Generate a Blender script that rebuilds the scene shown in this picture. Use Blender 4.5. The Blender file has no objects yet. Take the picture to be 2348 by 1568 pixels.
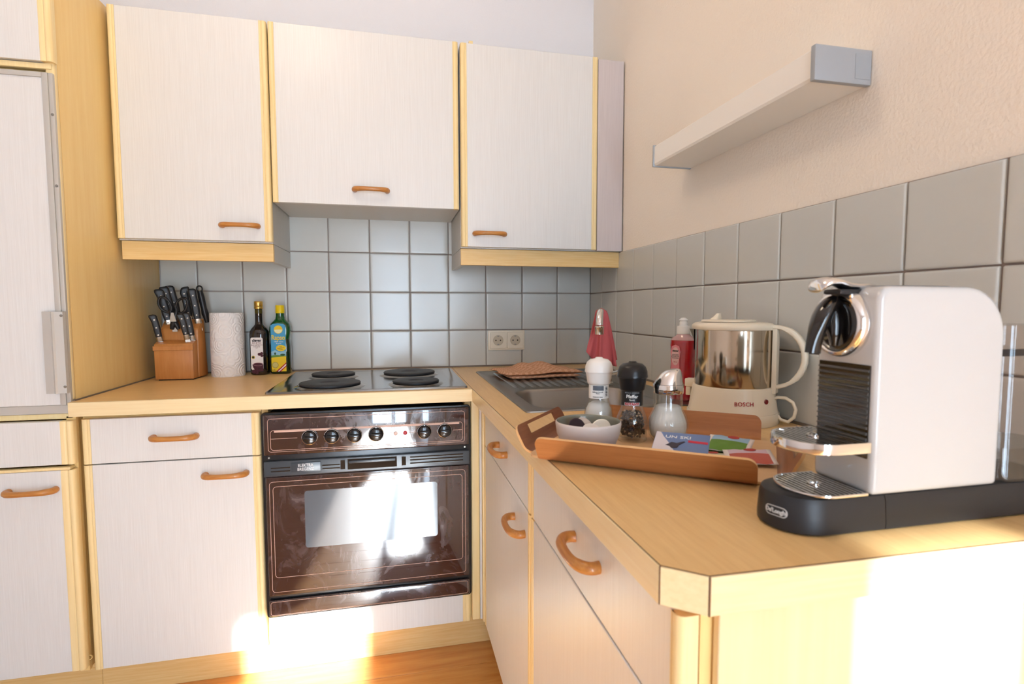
import bpy, bmesh, math, random
from mathutils import Vector, Matrix
random.seed(7)
scene = bpy.context.scene
COL = scene.collection
PI = math.pi

# ------------------------------------------------------------------ camera
cam_d = bpy.data.cameras.new('camera')
cam = bpy.data.objects.new('camera', cam_d)
COL.objects.link(cam)
cam_d.sensor_width = 36.0
cam_d.lens = 1271.72 / 2348 * 36.0
cam_d.shift_x = -30.6 / 2348
cam_d.shift_y = 9.03 / 2348
cam_d.clip_start = 0.02
CAM = Vector((-0.8245, -2.2648, 1.0945))
yaw, pitch = math.radians(13.25), math.radians(-4.0)
fw = Vector((math.sin(yaw) * math.cos(pitch), math.cos(yaw) * math.cos(pitch), math.sin(pitch)))
cam.location = CAM
cam.rotation_euler = fw.to_track_quat('-Z', 'Y').to_euler()
cam_d.dof.use_dof = True
cam_d.dof.focus_distance = 1.9
cam_d.dof.aperture_fstop = 7.0
scene.camera = cam

# ------------------------------------------------------------------ light, exposure
scene.view_settings.view_transform = 'Standard'
scene.view_settings.look = 'None'
scene.view_settings.exposure = 0.45
scene.view_settings.gamma = 1.0
scene.view_settings.use_curve_mapping = False

world = bpy.data.worlds.new('sky')
scene.world = world
world.use_nodes = True
wn = world.node_tree.nodes
bg = wn['Background']
bg.inputs['Color'].default_value = (0.62, 0.80, 1.0, 1)
bg.inputs['Strength'].default_value = 19.0

SUN_EL, SUN_AZ = math.radians(21.2), math.radians(2.6)
sun_d = bpy.data.lights.new('sun', 'SUN')
sun_d.energy = 27.0
sun_d.angle = math.radians(1.0)
sun_d.color = (0.88, 0.95, 1.0)
sun = bpy.data.objects.new('sun', sun_d)
COL.objects.link(sun)
sdir = Vector((-math.sin(SUN_AZ) * math.cos(SUN_EL), math.cos(SUN_AZ) * math.cos(SUN_EL), -math.sin(SUN_EL)))
sun.rotation_euler = sdir.to_track_quat('-Z', 'Y').to_euler()
sun.location = (-0.6, -9, 4)

# ------------------------------------------------------------------ helpers
def lin(c):
    return tuple(((x / 255) / 12.92 if x / 255 <= 0.04045 else ((x / 255 + 0.055) / 1.055) ** 2.4) for x in c[:3]) + (1.0,)

MATS = {}
def mat(name, col, rough=0.5, metal=0.0, spec=0.5, coat=0.0, trans=0.0, ior=1.45, emit=None, estr=0.0,
        grain=None, bump=None, coatr=0.05, sss=0.0, alpha=1.0):
    """grain=(axis, colour2, scale_across, stretch, contrast)  bump=(scale, strength[, stretch vec])"""
    if name in MATS:
        return MATS[name]
    m = bpy.data.materials.new(name)
    m.use_nodes = True
    nt = m.node_tree
    b = nt.nodes['Principled BSDF']
    b.inputs['Base Color'].default_value = lin(col)
    b.inputs['Roughness'].default_value = rough
    b.inputs['Metallic'].default_value = metal
    b.inputs['Specular IOR Level'].default_value = spec
    b.inputs['Coat Weight'].default_value = coat
    b.inputs['Coat Roughness'].default_value = coatr
    b.inputs['Transmission Weight'].default_value = trans
    b.inputs['IOR'].default_value = ior
    b.inputs['Alpha'].default_value = alpha
    if sss:
        b.inputs['Subsurface Weight'].default_value = sss
        b.inputs['Subsurface Radius'].default_value = (0.01, 0.008, 0.006)
    if emit:
        b.inputs['Emission Color'].default_value = lin(emit)
        b.inputs['Emission Strength'].default_value = estr
    if grain or bump:
        tc = nt.nodes.new('ShaderNodeTexCoord')
    if grain:
        axis, c2, sc, st, con = grain
        mp = nt.nodes.new('ShaderNodeMapping')
        s = [sc, sc, sc]
        s['xyz'.index(axis)] = sc / st
        mp.inputs['Scale'].default_value = s
        nt.links.new(tc.outputs['Object'], mp.inputs['Vector'])
        nz = nt.nodes.new('ShaderNodeTexNoise')
        nz.inputs['Scale'].default_value = 1.0
        nz.inputs['Detail'].default_value = 5.0
        nz.inputs['Roughness'].default_value = 0.62
        nz.inputs['Distortion'].default_value = 0.25
        nt.links.new(mp.outputs['Vector'], nz.inputs['Vector'])
        rp = nt.nodes.new('ShaderNodeValToRGB')
        rp.color_ramp.elements[0].position = 0.5 - con
        rp.color_ramp.elements[1].position = 0.5 + con
        rp.color_ramp.elements[0].color = lin(c2)
        rp.color_ramp.elements[1].color = lin(col)
        nt.links.new(nz.outputs['Fac'], rp.inputs['Fac'])
        nt.links.new(rp.outputs['Color'], b.inputs['Base Color'])
    if bump:
        nb = nt.nodes.new('ShaderNodeTexNoise')
        nb.inputs['Scale'].default_value = bump[0]
        nb.inputs['Detail'].default_value = 4.0
        if len(bump) > 2:
            mp2 = nt.nodes.new('ShaderNodeMapping')
            mp2.inputs['Scale'].default_value = bump[2]
            nt.links.new(tc.outputs['Object'], mp2.inputs['Vector'])
            nt.links.new(mp2.outputs['Vector'], nb.inputs['Vector'])
        else:
            nt.links.new(tc.outputs['Object'], nb.inputs['Vector'])
        bp = nt.nodes.new('ShaderNodeBump')
        bp.inputs['Strength'].default_value = bump[1]
        bp.inputs['Distance'].default_value = 0.004
        nt.links.new(nb.outputs['Fac'], bp.inputs['Height'])
        nt.links.new(bp.outputs['Normal'], b.inputs['Normal'])
    MATS[name] = m
    return m

class MB:
    """collects faces, built into ONE mesh object"""
    def __init__(s):
        s.v, s.f = [], []
    def add(s, vs, fs, M=None):
        o = len(s.v)
        s.v += [tuple(M @ Vector(p)) if M else tuple(p) for p in vs]
        s.f += [tuple(o + i for i in f) for f in fs]
        return s
    def box(s, x0, x1, y0, y1, z0, z1, M=None):
        x0, x1 = min(x0, x1), max(x0, x1); y0, y1 = min(y0, y1), max(y0, y1); z0, z1 = min(z0, z1), max(z0, z1)
        vs = [(x0, y0, z0), (x1, y0, z0), (x1, y1, z0), (x0, y1, z0), (x0, y0, z1), (x1, y0, z1), (x1, y1, z1), (x0, y1, z1)]
        return s.add(vs, [(0, 3, 2, 1), (4, 5, 6, 7), (0, 1, 5, 4), (1, 2, 6, 5), (2, 3, 7, 6), (3, 0, 4, 7)], M)
    def prism(s, poly, axis, a, b, M=None):
        """poly in the two remaining axes (in xyz order), counter-clockwise or not"""
        n = len(poly)
        def P(u, w, t):
            return (t, u, w) if axis == 'x' else ((u, t, w) if axis == 'y' else (u, w, t))
        vs = [P(u, w, a) for u, w in poly] + [P(u, w, b) for u, w in poly]
        fs = [tuple(range(n - 1, -1, -1)), tuple(range(n, 2 * n))]
        fs += [(i, (i + 1) % n, n + (i + 1) % n, n + i) for i in range(n)]
        return s.add(vs, fs, M)
    def lathe(s, prof, n=32, M=None, sx=1.0, sy=1.0, flute=None):
        """profile of (r, z); open ends are capped when r > 0"""
        vs, fs, rings = [], [], []
        for r, z in prof:
            if r < 1e-6:
                rings.append([len(vs)]); vs.append((0, 0, z))
            else:
                rg = []
                for i in range(n):
                    a = 2 * PI * i / n
                    rr = r * (1 + (flute * (0.5 + 0.5 * math.cos(a * n / 4)) if flute else 0))
                    rg.append(len(vs)); vs.append((rr * sx * math.cos(a), rr * sy * math.sin(a), z))
                rings.append(rg)
        for A, B in zip(rings, rings[1:]):
            if len(A) == 1 and len(B) == 1:
                continue
            for i in range(n):
                j = (i + 1) % n
                if len(A) == 1: fs.append((A[0], B[j], B[i]))
                elif len(B) == 1: fs.append((A[i], A[j], B[0]))
                else: fs.append((A[i], A[j], B[j], B[i]))
        return s.add(vs, fs, M)
    def loft(s, rings, cap=True, closed=True, M=None, cap0=True):
        n = len(rings[0]); vs = [p for r in rings for p in r]; fs = []
        for k in range(len(rings) - 1):
            for i in range(n if closed else n - 1):
                j = (i + 1) % n
                fs.append((k * n + i, k * n + j, (k + 1) * n + j, (k + 1) * n + i))
        if cap:
            if cap0: fs.append(tuple(range(n - 1, -1, -1)))
            fs.append(tuple(range((len(rings) - 1) * n, len(rings) * n)))
        return s.add(vs, fs, M)
    def tube(s, pts, r, n=10, M=None, closed=False, ry=None):
        pts = [Vector(p) for p in pts]
        rs = r if isinstance(r, (list, tuple)) else [r] * len(pts)
        rings = []
        up = Vector((0, 0, 1))
        prev = None
        for i, p in enumerate(pts):
            if closed: t = pts[(i + 1) % len(pts)] - pts[i - 1]
            else: t = pts[min(i + 1, len(pts) - 1)] - pts[max(i - 1, 0)]
            t.normalize()
            if prev is None:
                a = up if abs(t.dot(up)) < 0.9 else Vector((1, 0, 0))
                u = (a - t * a.dot(t)).normalized()
            else:
                u = (prev - t * prev.dot(t)).normalized()
            prev = u
            w = t.cross(u)
            k = ry if ry else 1.0
            rings.append([p + (u * math.cos(2 * PI * j / n) + w * math.sin(2 * PI * j / n) * k) * rs[i] for j in range(n)])
        if closed: rings.append(rings[0])
        return s.loft(rings, cap=not closed, M=M)
    def build(s, name, material, parent=None, bevel=0.0, seg=2, smooth=True, ang=40, loc=None, rot=None, weld=False):
        me = bpy.data.meshes.new(name)
        bm = bmesh.new()
        bv = [bm.verts.new(p) for p in s.v]
        for f in s.f:
            try:
                bm.faces.new([bv[i] for i in f])
            except ValueError:
                pass
        if weld:
            bmesh.ops.remove_doubles(bm, verts=bm.verts, dist=1e-5)
        bmesh.ops.recalc_face_normals(bm, faces=bm.faces)
        if bevel > 0:
            es = [e for e in bm.edges if len(e.link_faces) == 2 and e.calc_face_angle(0) > math.radians(30)]
            bmesh.ops.bevel(bm, geom=es, offset=bevel, segments=seg, profile=0.6, affect='EDGES', clamp_overlap=True)
        bm.to_mesh(me); bm.free()
        if smooth:
            for p in me.polygons: p.use_smooth = True
            me.set_sharp_from_angle(angle=math.radians(ang))
        me.materials.append(material)
        o = bpy.data.objects.new(name, me)
        COL.objects.link(o)
        if parent: o.parent = parent
        if loc: o.location = loc
        if rot: o.rotation_euler = rot
        return o

def tag(o, label=None, cat=None, group=None, kind=None):
    if label: o['label'] = label
    if cat: o['category'] = cat
    if group: o['group'] = group
    if kind: o['kind'] = kind
    return o

def thing(name, label, cat, loc=(0, 0, 0), rz=0.0, group=None):
    o = bpy.data.objects.new(name, None)
    o.empty_display_size = 0.05
    COL.objects.link(o)
    o.location = loc
    o.rotation_euler = (0, 0, rz)
    return tag(o, label, cat, group)

def struct(o):
    o['kind'] = 'structure'
    return o

def copy_tree(o, parent=None):
    c = o.copy(); COL.objects.link(c)
    if parent: c.parent = parent
    for ch in list(o.children):
        copy_tree(ch, c)
    return c

def text(name, s, size, material, parent, M, depth=0.0003, bend=None, align='CENTER', bold=0.0, sx=1.0, space=1.0):
    """lettering as a thin mesh; M places its xy plane; bend = radius of the cylinder it lies on (axis = local y)"""
    cu = bpy.data.curves.new('lettering', 'FONT')
    cu.body = s; cu.size = size; cu.align_x = align; cu.align_y = 'CENTER'
    cu.extrude = depth; cu.offset = bold; cu.space_character = space; cu.resolution_u = 3
    t = bpy.data.objects.new('lettering', cu)
    COL.objects.link(t)
    dg = bpy.context.evaluated_depsgraph_get()
    me = bpy.data.meshes.new_from_object(t.evaluated_get(dg))
    bpy.data.objects.remove(t); bpy.data.curves.remove(cu)
    for v in me.vertices:
        x, y, z = v.co
        x *= sx
        if bend:
            a = x / bend
            x, z = (bend + z) * math.sin(a), (bend + z) * math.cos(a) - bend
        v.co = M @ Vector((x, y, z))
    me.name = name
    me.materials.clear(); me.materials.append(material)
    o = bpy.data.objects.new(name, me); COL.objects.link(o)
    o.parent = parent
    return o

def face_M(o, right, up):
    """matrix whose x = right, y = up, z = outward normal, origin o"""
    r = Vector(right).normalized(); u = Vector(up).normalized(); n = r.cross(u)
    return Matrix(((r.x, u.x, n.x, o[0]), (r.y, u.y, n.y, o[1]), (r.z, u.z, n.z, o[2]), (0, 0, 0, 1)))

def rrect(w, h, r, n=5, cx=0.0, cy=0.0):
    pts = []
    for k, (sx, sy) in enumerate(((1, 1), (-1, 1), (-1, -1), (1, -1))):
        for i in range(n + 1):
            a = PI / 2 * (k + i / n)
            pts.append((cx + sx * (w / 2 - r) + r * math.cos(a), cy + sy * (h / 2 - r) + r * math.sin(a)))
    return pts

def line_loop(mb, pts2, wd, M, t=0.0003):
    """a thin printed outline following a closed 2d polygon"""
    n = len(pts2); vs = []
    for i in range(n):
        p0, p1, p2 = Vector(pts2[i - 1]), Vector(pts2[i]), Vector(pts2[(i + 1) % n])
        d = (p2 - p0).normalized(); nn = Vector((-d.y, d.x))
        a, b = p1 + nn * wd / 2, p1 - nn * wd / 2
        vs += [(a.x, a.y, t), (b.x, b.y, t)]
    mb.add(vs, [(2 * i, 2 * i + 1, 2 * ((i + 1) % n) + 1, 2 * ((i + 1) % n)) for i in range(n)], M)

# ------------------------------------------------------------------ shared materials
m_lam = mat('white_laminate', (230, 230, 228), 0.34, spec=0.45, grain=('z', (221, 220, 217), 420, 60, 0.22))
m_lamd = mat('carcass_laminate', (214, 212, 206), 0.45, grain=('z', (204, 201, 194), 420, 60, 0.22))
m_pine = mat('pine_edge', (246, 226, 174), 0.35, grain=('z', (239, 212, 152), 160, 30, 0.25))
m_side = mat('maple_side', (246, 216, 150), 0.4, grain=('z', (238, 200, 128), 45, 14, 0.3))
m_topx = mat('oak_top_x', (240, 203, 142), 0.36, grain=('x', (226, 183, 122), 170, 16, 0.3))
m_topy = mat('oak_top_y', (240, 203, 142), 0.36, grain=('y', (224, 181, 120), 170, 16, 0.3))
m_edgx = mat('oak_edge_x', (244, 226, 182), 0.38, grain=('x', (234, 208, 156), 190, 26, 0.3))
m_edgy = mat('oak_edge_y', (244, 226, 182), 0.38, grain=('y', (234, 208, 156), 190, 26, 0.3))
m_seam = mat('brown_seam', (110, 76, 52), 0.6)
m_plx = mat('plinth_x', (240, 210, 150), 0.45, grain=('x', (224, 182, 112), 210, 24, 0.28))
m_ply = mat('plinth_y', (240, 210, 150), 0.45, grain=('y', (224, 182, 112), 210, 24, 0.28))
m_hand = mat('handle_wood', (206, 146, 74), 0.38, coat=0.3, grain=('x', (172, 104, 46), 190, 9, 0.3))
m_dark = mat('dark_gap', (46, 34, 22), 0.9)
m_alu = mat('grey_profile', (196, 193, 186), 0.42, metal=0.25)
m_steel = mat('steel', (196, 194, 190), 0.28, metal=1.0)
m_chrome = mat('chrome', (232, 232, 232), 0.06, metal=1.0)
m_screw = mat('screw', (150, 148, 142), 0.35, metal=0.9)
m_blackp = mat('black_plastic', (24, 24, 25), 0.35)
m_wallw = mat('white_wall_paint', (240, 238, 240), 0.85, bump=(160, 0.25))
m_wallp = mat('cream_wall_paint', (251, 241, 227), 0.85, bump=(150, 0.35))
m_tile = mat('grey_glazed_tile', (207, 208, 203), 0.2, spec=0.55)
m_grout = mat('grout', (150, 134, 126), 0.95, bump=(300, 0.3))
m_white = mat('white_plastic', (240, 238, 232), 0.3)
m_cream = mat('cream_plastic', (240, 230, 210), 0.3)
m_glass = mat('clear_glass', (255, 255, 255), 0.0, trans=1.0, ior=1.45)
m_win = bpy.data.materials.new('window_glass')
m_win.use_nodes = True
_n = m_win.node_tree
_n.nodes.remove(_n.nodes['Principled BSDF'])
_tr = _n.nodes.new('ShaderNodeBsdfTransparent'); _gl = _n.nodes.new('ShaderNodeBsdfGlossy'); _mx = _n.nodes.new('ShaderNodeMixShader')
_gl.inputs['Roughness'].default_value = 0.0
_mx.inputs['Fac'].default_value = 0.06
_n.links.new(_tr.outputs[0], _mx.inputs[1]); _n.links.new(_gl.outputs[0], _mx.inputs[2])
_n.links.new(_mx.outputs[0], _n.nodes['Material Output'].inputs['Surface'])

H = 0.85      # worktop height

# ------------------------------------------------------------------ the room
XL, YF, ZC = -3.4, -5.0, 2.55
struct(MB().box(XL - 0.15, 0.15, YF - 0.15, 0.15, -0.2, -0.02).build('floor', mat('subfloor', (120, 80, 45), 0.8), smooth=False))
floor = bpy.data.objects['floor']
m_floor = mat('pine_floor', (224, 168, 98), 0.3, spec=0.5, coat=1.0, coatr=0.2, grain=('x', (198, 128, 60), 42, 11, 0.22))
# plank floor, boards run along x; three lengths of shared mesh data
pw = 0.128
plank_meshes = {}
y = 0.0
row = 0
while y > YF + 1e-3:
    wdt = min(pw, y - YF)
    cuts = [XL, XL + (0.9, 1.7, 1.3)[row % 3], -0.0]
    for k in range(2):
        L = cuts[k + 1] - cuts[k]
        key = (round(L, 3), round(wdt, 3))
        if key not in plank_meshes:
            o = MB().box(0.0006, L - 0.0006, -wdt + 0.0007, -0.0007, -0.02, 0.0).build('plank', m_floor, floor, bevel=0.0012, seg=1)
            plank_meshes[key] = o.data
        else:
            o = bpy.data.objects.new('plank', plank_meshes[key]); COL.objects.link(o); o.parent = floor
        o.location = (cuts[k], y, 0)
    y -= wdt
    row += 1

struct(MB().box(XL - 0.15, 0.15, 0.0, 0.15, -0.02, ZC).build('wall_back', m_wallw, smooth=False))
wall_back = bpy.data.objects['wall_back']
struct(MB().box(0.0, 0.15, YF, 0.0, -0.02, ZC).build('wall_right', m_wallp, smooth=False))
wall_right = bpy.data.objects['wall_right']
struct(MB().box(XL - 0.15, 0.15, YF - 0.15, 0.15, ZC, ZC + 0.15).build('ceiling', m_wallw, smooth=False))

def wall_with_hole(name, m, axis, a0, a1, p0, p1, holes):
    """wall running along axis between a0..a1, thickness p0..p1, rectangular holes (a, b, z0, z1) sorted by a"""
    mb = MB()
    def bx(u0, u1, z0, z1):
        if u1 - u0 < 1e-4 or z1 - z0 < 1e-4: return
        if axis == 'x': mb.box(u0, u1, p0, p1, z0, z1)
        else: mb.box(p0, p1, u0, u1, z0, z1)
    cur = a0
    for h in holes:
        bx(cur, h[0], -0.02, ZC); bx(h[0], h[1], -0.02, h[2]); bx(h[0], h[1], h[3], ZC); cur = h[1]
    bx(cur, a1, -0.02, ZC)
    return struct(mb.build(name, m, smooth=False))

DX0, DX1, DZ0, DZ1 = -1.12, -0.004, 0.02, 2.20     # glazed balcony door in the wall behind the camera
wall_with_hole('wall_front', m_wallw, 'x', XL - 0.15, 0.15, YF - 0.15, YF, [(DX0, DX1, -0.02, DZ1)])
wall_with_hole('wall_left', m_wallw, 'y', YF, 0.0, XL - 0.15, XL, [])

def glazing(name, axis, a0, a1, z0, z1, p, bars, rails):
    mw = mat('white_window_frame', (240, 240, 238), 0.4)
    mb = MB()
    def bx(u0, u1, b0, b1, t=0.03):
        if axis == 'x': mb.box(u0, u1, p - t, p + t, b0, b1)
        else: mb.box(p - t, p + t, u0, u1, b0, b1)
    bx(a0, a1, z0, z0 + rails[0]); bx(a0, a1, z1 - rails[1], z1)
    for u0, u1 in bars: bx(u0, u1, z0 + rails[0], z1 - rails[1])
    root = struct(mb.build(name, mw, smooth=False))
    for (u0, u1), (v0, v1) in zip(bars, bars[1:]):
        g = MB()
        if axis == 'x': g.box(u1, v0, p - 0.002, p + 0.002, z0 + rails[0], z1 - rails[1])
        else: g.box(p - 0.002, p + 0.002, u1, v0, z0 + rails[0], z1 - rails[1])
        g.build('pane', m_win, root, smooth=False)
    return root
gd = glazing('door_1', 'x', DX0, DX1, -0.0, DZ1, YF - 0.07,
        [(DX0, DX0 + 0.07), (-0.735, -0.675), (-0.50, -0.21), (DX1 - 0.025, DX1)], (0.12, 0.08))
MB().box(-1.052, -0.7345, YF - 0.095, YF - 0.045, 1.93, DZ1 - 0.07).build('sun_blocking_panel', mat('white_window_frame', (240, 240, 238), 0.4), gd, smooth=False)  # unseen panel added to cap the height of the sun patch at the oven
MB().box(-0.677, -0.498, YF - 0.095, YF - 0.045, 1.46, DZ1 - 0.07).build('sun_blocking_panel', mat('white_window_frame', (240, 240, 238), 0.4), gd, smooth=False)  # unseen panel added to stop this pane's sun short of the plinth
ld = bpy.data.lights.new('door_portal', 'AREA'); ld.shape = 'RECTANGLE'; ld.size = DX1 - DX0; ld.size_y = DZ1
ld.cycles.is_portal = True      # guides the sampling of the sky through the glazed door, emits nothing itself
lo = bpy.data.objects.new('door_portal', ld); COL.objects.link(lo); lo.location = ((DX0 + DX1) / 2, YF - 0.16, DZ1 / 2)
lo.rotation_euler = Vector((0, 1, 0)).to_track_quat('-Z', 'Y').to_euler()

# wall tiles: every tile its own child of the wall; shared mesh data for the full ones
T, J, TT = 0.152, 0.0028, 0.007
ZA = 1.153
GB = MB().box(-1.645, 0, -0.003, 0, H - 0.02, ZA + 0.302).build('grout', m_grout, wall_back, smooth=False)
GR = MB().box(-0.003, 0, -1.832, 0, H - 0.02, ZA + 0.146).build('grout', m_grout, wall_right, smooth=False)
tile_cache = {}
def tile(wall, side, u0, u1, z0, z1):
    w, h = u1 - u0 - J, z1 - z0 - J
    key = (side, round(w, 4), round(h, 4))
    if key not in tile_cache:
        mb = MB()
        prof = [(0, 0.0), (0, 0.5), (0.0007, 0.8), (0.0022, 0.97), (0.0045, 1.0), (0.009, 1.0)]
        rings = []
        for ins, t in prof:
            r = 0.002
            ring = []
            for (px, pz) in rrect(w - 2 * ins, h - 2 * ins, r, 2):
                ring.append((px, -TT * t, pz) if side == 'b' else (-TT * t, px, pz))
            rings.append(ring)
        mb.loft(rings)
        o = mb.build('tile', m_tile, wall, ang=60)
        tile_cache[key] = o.data
    else:
        o = bpy.data.objects.new('tile', tile_cache[key]); COL.objects.link(o); o.parent = wall
    c, zc = (u0 + u1) / 2, (z0 + z1) / 2
    ra, rb = random.gauss(0, .0035), random.gauss(0, .0035)
    o.rotation_euler = (ra, 0, rb) if side == 'b' else (0, ra, rb)
    jx, jz = random.uniform(-.0004, .0004), random.uniform(-.0004, .0004)
    o.location = (c + jx, -0.0005 - random.random() * .0006, zc + jz) if side == 'b' else (-0.0005 - random.random() * .0006, c + jx, zc + jz)
    return o
rows_b = [(H + 0.002, ZA - T), (ZA - T, ZA), (ZA, ZA + T), (ZA + T, ZA + 2 * T)]
for ri, (z0, z1) in enumerate(rows_b):
    xs = [-0.006, -0.155] + [-0.155 - T * k for k in range(1, 11)]
    for a, b in zip(xs, xs[1:]):
        b = max(b, -1.645)
        if a - b < 0.01: continue
        if ri == 3 and (b > -0.60 or a < -1.20): continue
        if ri == 2 and False: continue
        tile(wall_back, 'b', b, a, z0, z1)
rows_r = [(H + 0.002, ZA - T), (ZA - T, ZA), (ZA, ZA + 0.1465)]
for z0, z1 in rows_r:
    ys = [-0.006, -0.1432] + [-0.1432 - T * k for k in range(1, 12)] + [-1.832]
    for a, b in zip(ys, ys[1:]):
        if a - b < 0.01: continue
        tile(wall_right, 'r', b, a, z0, z1)
# thin dark sealing strip where the worktop meets the tiles
m_seal = mat('grey_sealant', (122, 110, 100), 0.6)
MB().box(-1.645, -0.006, -0.011, -0.0075, H, H + 0.006).build('sealing_strip', m_seal, wall_back, smooth=False)
MB().box(-0.011, -0.0075, -1.83, -0.011, H, H + 0.006).build('sealing_strip', m_seal, wall_right, smooth=False)
# ------------------------------------------------------------------ fitted kitchen
def handle(parent, c, out, along, w=0.118, d=0.03):
    """curved wooden D handle: c centre on the door face, out = outward normal, along = direction of the bar"""
    out, along = Vector(out), Vector(along); c = Vector(c)
    pts, rs = [], []
    ctrl = [(-w / 2 + .008, -0.001, .0085), (-w / 2 + .006, .010, .0085), (-w / 2 + .010, .019, .0085), (-w / 2 + .020, .0255, .0082), (-w / 4 + .004, .0295, .0072), (0, .031, .0068)]
    full = ctrl + [(-a, b, r) for a, b, r in ctrl[-2::-1]]
    # smooth the control polygon once
    P = [(c + along * a + out * b, r) for a, b, r in full]
    for _ in range(1):
        Q = [P[0]]
        for (p, r), (q, s) in zip(P, P[1:]):
            Q += [(p * .75 + q * .25, r * .75 + s * .25), (p * .25 + q * .75, r * .25 + s * .75)]
        Q.append(P[-1]); P = Q
    mb = MB().tube([p for p, r in P], [r for p, r in P], n=12)
    return mb.build('handle', m_hand_of(along), parent, ang=60)
def m_hand_of(along):
    if abs(along.x) > .5: return m_hand
    return mat('handle_wood_y', (206, 146, 74), 0.38, coat=0.3, grain=('y', (172, 104, 46), 190, 9, 0.3))

def front_y(parent, name, x0, x1, z0, z1, y, t=0.02, sl=0.021, sr=0.021, m=None):
    """door / drawer front facing -y, pine strips on its left and right edges"""
    p = MB().box(x0 + sl, x1 - sr, y, y + t, z0, z1).build(name, m or m_lam, parent, bevel=0.0008, seg=1)
    for a, b, s in ((x0, x0 + sl, 1), (x1 - sr, x1, -1)):
        if b - a < 1e-4: continue
        # profiled strip: bullnose on the outside with a shallow groove
        w = b - a
        pr = [(0, t), (0, 0.006), (0.0015, 0.0022), (0.005, -0.0008), (0.010, -0.0014), (0.013, -0.0006), (0.0145, 0.0008), (0.016, -0.0008), (w, -0.0004), (w, t)]
        poly = [((a + u) if s == 1 else (b - u), y + v) for u, v in pr]
        MB().prism(poly, 'z', z0, z1).build('edge_strip', m_pine, p, ang=50)
    return p
def front_x(parent, name, y0, y1, z0, z1, x, t=0.02, s0=0.021, s1=0.021):
    """front facing -x; y0 < y1"""
    p = MB().box(x, x + t, y0 + s0, y1 - s1, z0, z1).build(name, m_lam, parent, bevel=0.0008, seg=1)
    for a, b, s in ((y0, y0 + s0, 1), (y1 - s1, y1, -1)):
        w = b - a
        pr = [(0, t), (0, 0.006), (0.0015, 0.0022), (0.005, -0.0008), (0.010, -0.0014), (0.013, -0.0006), (0.0145, 0.0008), (0.016, -0.0008), (w, -0.0004), (w, t)]
        poly = [(x + v, (a + u) if s == 1 else (b - u)) for u, v in pr]
        MB().prism(poly, 'z', z0, z1).build('edge_strip', m_pine, p, ang=50)
    return p

# --- wall cabinets
ZT, ZB, YD = 1.98, 1.303, -0.34
def wall_cab(name, label, x0, x1, zb):
    t = thing(name, label, 'cabinet', ((x0 + x1) / 2, 0, zb))
    return t
def local(t, o):
    """move world-coordinate mesh data into the thing's own frame"""
    return o
class Frame:
    """parts are given in world coordinates and stored relative to the thing"""
    pass
def adopt(t):
    for ch in t.children:
        ch.data.transform(Matrix.Translation(-t.location))

def cab_body(t, x0, x1, z0, z1, yf=-0.318, wall=0.016, back=-0.0085):
    mb = MB()
    mb.box(x0, x0 + wall, yf, back, z0, z1); mb.box(x1 - wall, x1, yf, back, z0, z1)
    mb.box(x0 + wall, x1 - wall, yf, back, z0, z0 + wall); mb.box(x0 + wall, x1 - wall, yf, back, z1 - wall, z1)
    mb.box(x0 + wall, x1 - wall, back - 0.006, back, z0 + wall, z1 - wall)
    mb.box(x0 + wall, x1 - wall, yf, back - 0.006, (z0 + z1) / 2 - 0.008, (z0 + z1) / 2 + 0.008)
    return mb.build('carcass', m_lamd, t, smooth=False)

c1 = thing('wall_cabinet', 'tall white wall cabinet between the yellow fridge housing and the hob cabinet', 'cabinet')
cab_body(c1, -1.637, -1.203, ZB - 0.004, ZT - 0.004)
d = front_y(c1, 'door', -1.634, -1.200, ZB, ZT, YD)
handle(d, (-1.292, YD, 1.349), (0, -1, 0), (1, 0, 0))
MB().box(-1.634, -1.203, -0.312, -0.296, ZB - 0.062, ZB - 0.005).build('light_pelmet', m_plx, c1, bevel=0.001, seg=1)
MB().box(-1.219, -1.203, -0.295, -0.0085, ZB - 0.062, ZB - 0.005).build('side_pelmet', m_lamd, c1, bevel=0.0008, seg=1)

c2 = thing('wall_cabinet', 'shorter white wall cabinet above the hob with centred wooden handle', 'cabinet')
cab_body(c2, -1.199, -0.601, 1.432, ZT - 0.004)
d = front_y(c2, 'door', -1.196, -0.604, 1.428, ZT, YD - 0.001, sl=0.018, sr=0.018)
handle(d, (-0.893, YD - 0.001, 1.477), (0, -1, 0), (1, 0, 0))

c3 = thing('wall_cabinet', 'white corner wall cabinet with filler panel touching the cream wall', 'cabinet')
cab_body(c3, -0.597, -0.004, ZB - 0.004, ZT - 0.004)
d = front_y(c3, 'door', -0.596, -0.104, ZB, ZT, YD)
handle(d, (-0.499, YD, 1.347), (0, -1, 0), (1, 0, 0))
MB().box(-0.1025, -0.005, YD + 0.004, YD + 0.022, ZB - 0.003, ZT - 0.003).build('filler_panel', mat('filler_laminate', (214, 204, 202), 0.34, grain=('z', (203, 192, 190), 420, 60, 0.22)), c3, bevel=0.0008, seg=1)
MB().box(-0.596, -0.006, -0.315, -0.299, ZB - 0.062, ZB - 0.005).build('light_pelmet', m_plx, c3, bevel=0.001, seg=1)
MB().box(-0.597, -0.581, -0.298, -0.0085, ZB - 0.062, ZB - 0.005).build('side_pelmet', m_lamd, c3, bevel=0.0008, seg=1)
wc = MB().box(-0.566, -0.552, -0.333, -0.300, ZT - 0.0045, ZT + 0.012).build('wood_offcut', m_pine, None, bevel=0.001, seg=1)
wc.data.transform(Matrix.Translation((0, 0, 0)))
tag(wc, 'tiny scrap of wood lying on top of the corner wall cabinet', 'wood scrap')

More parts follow.
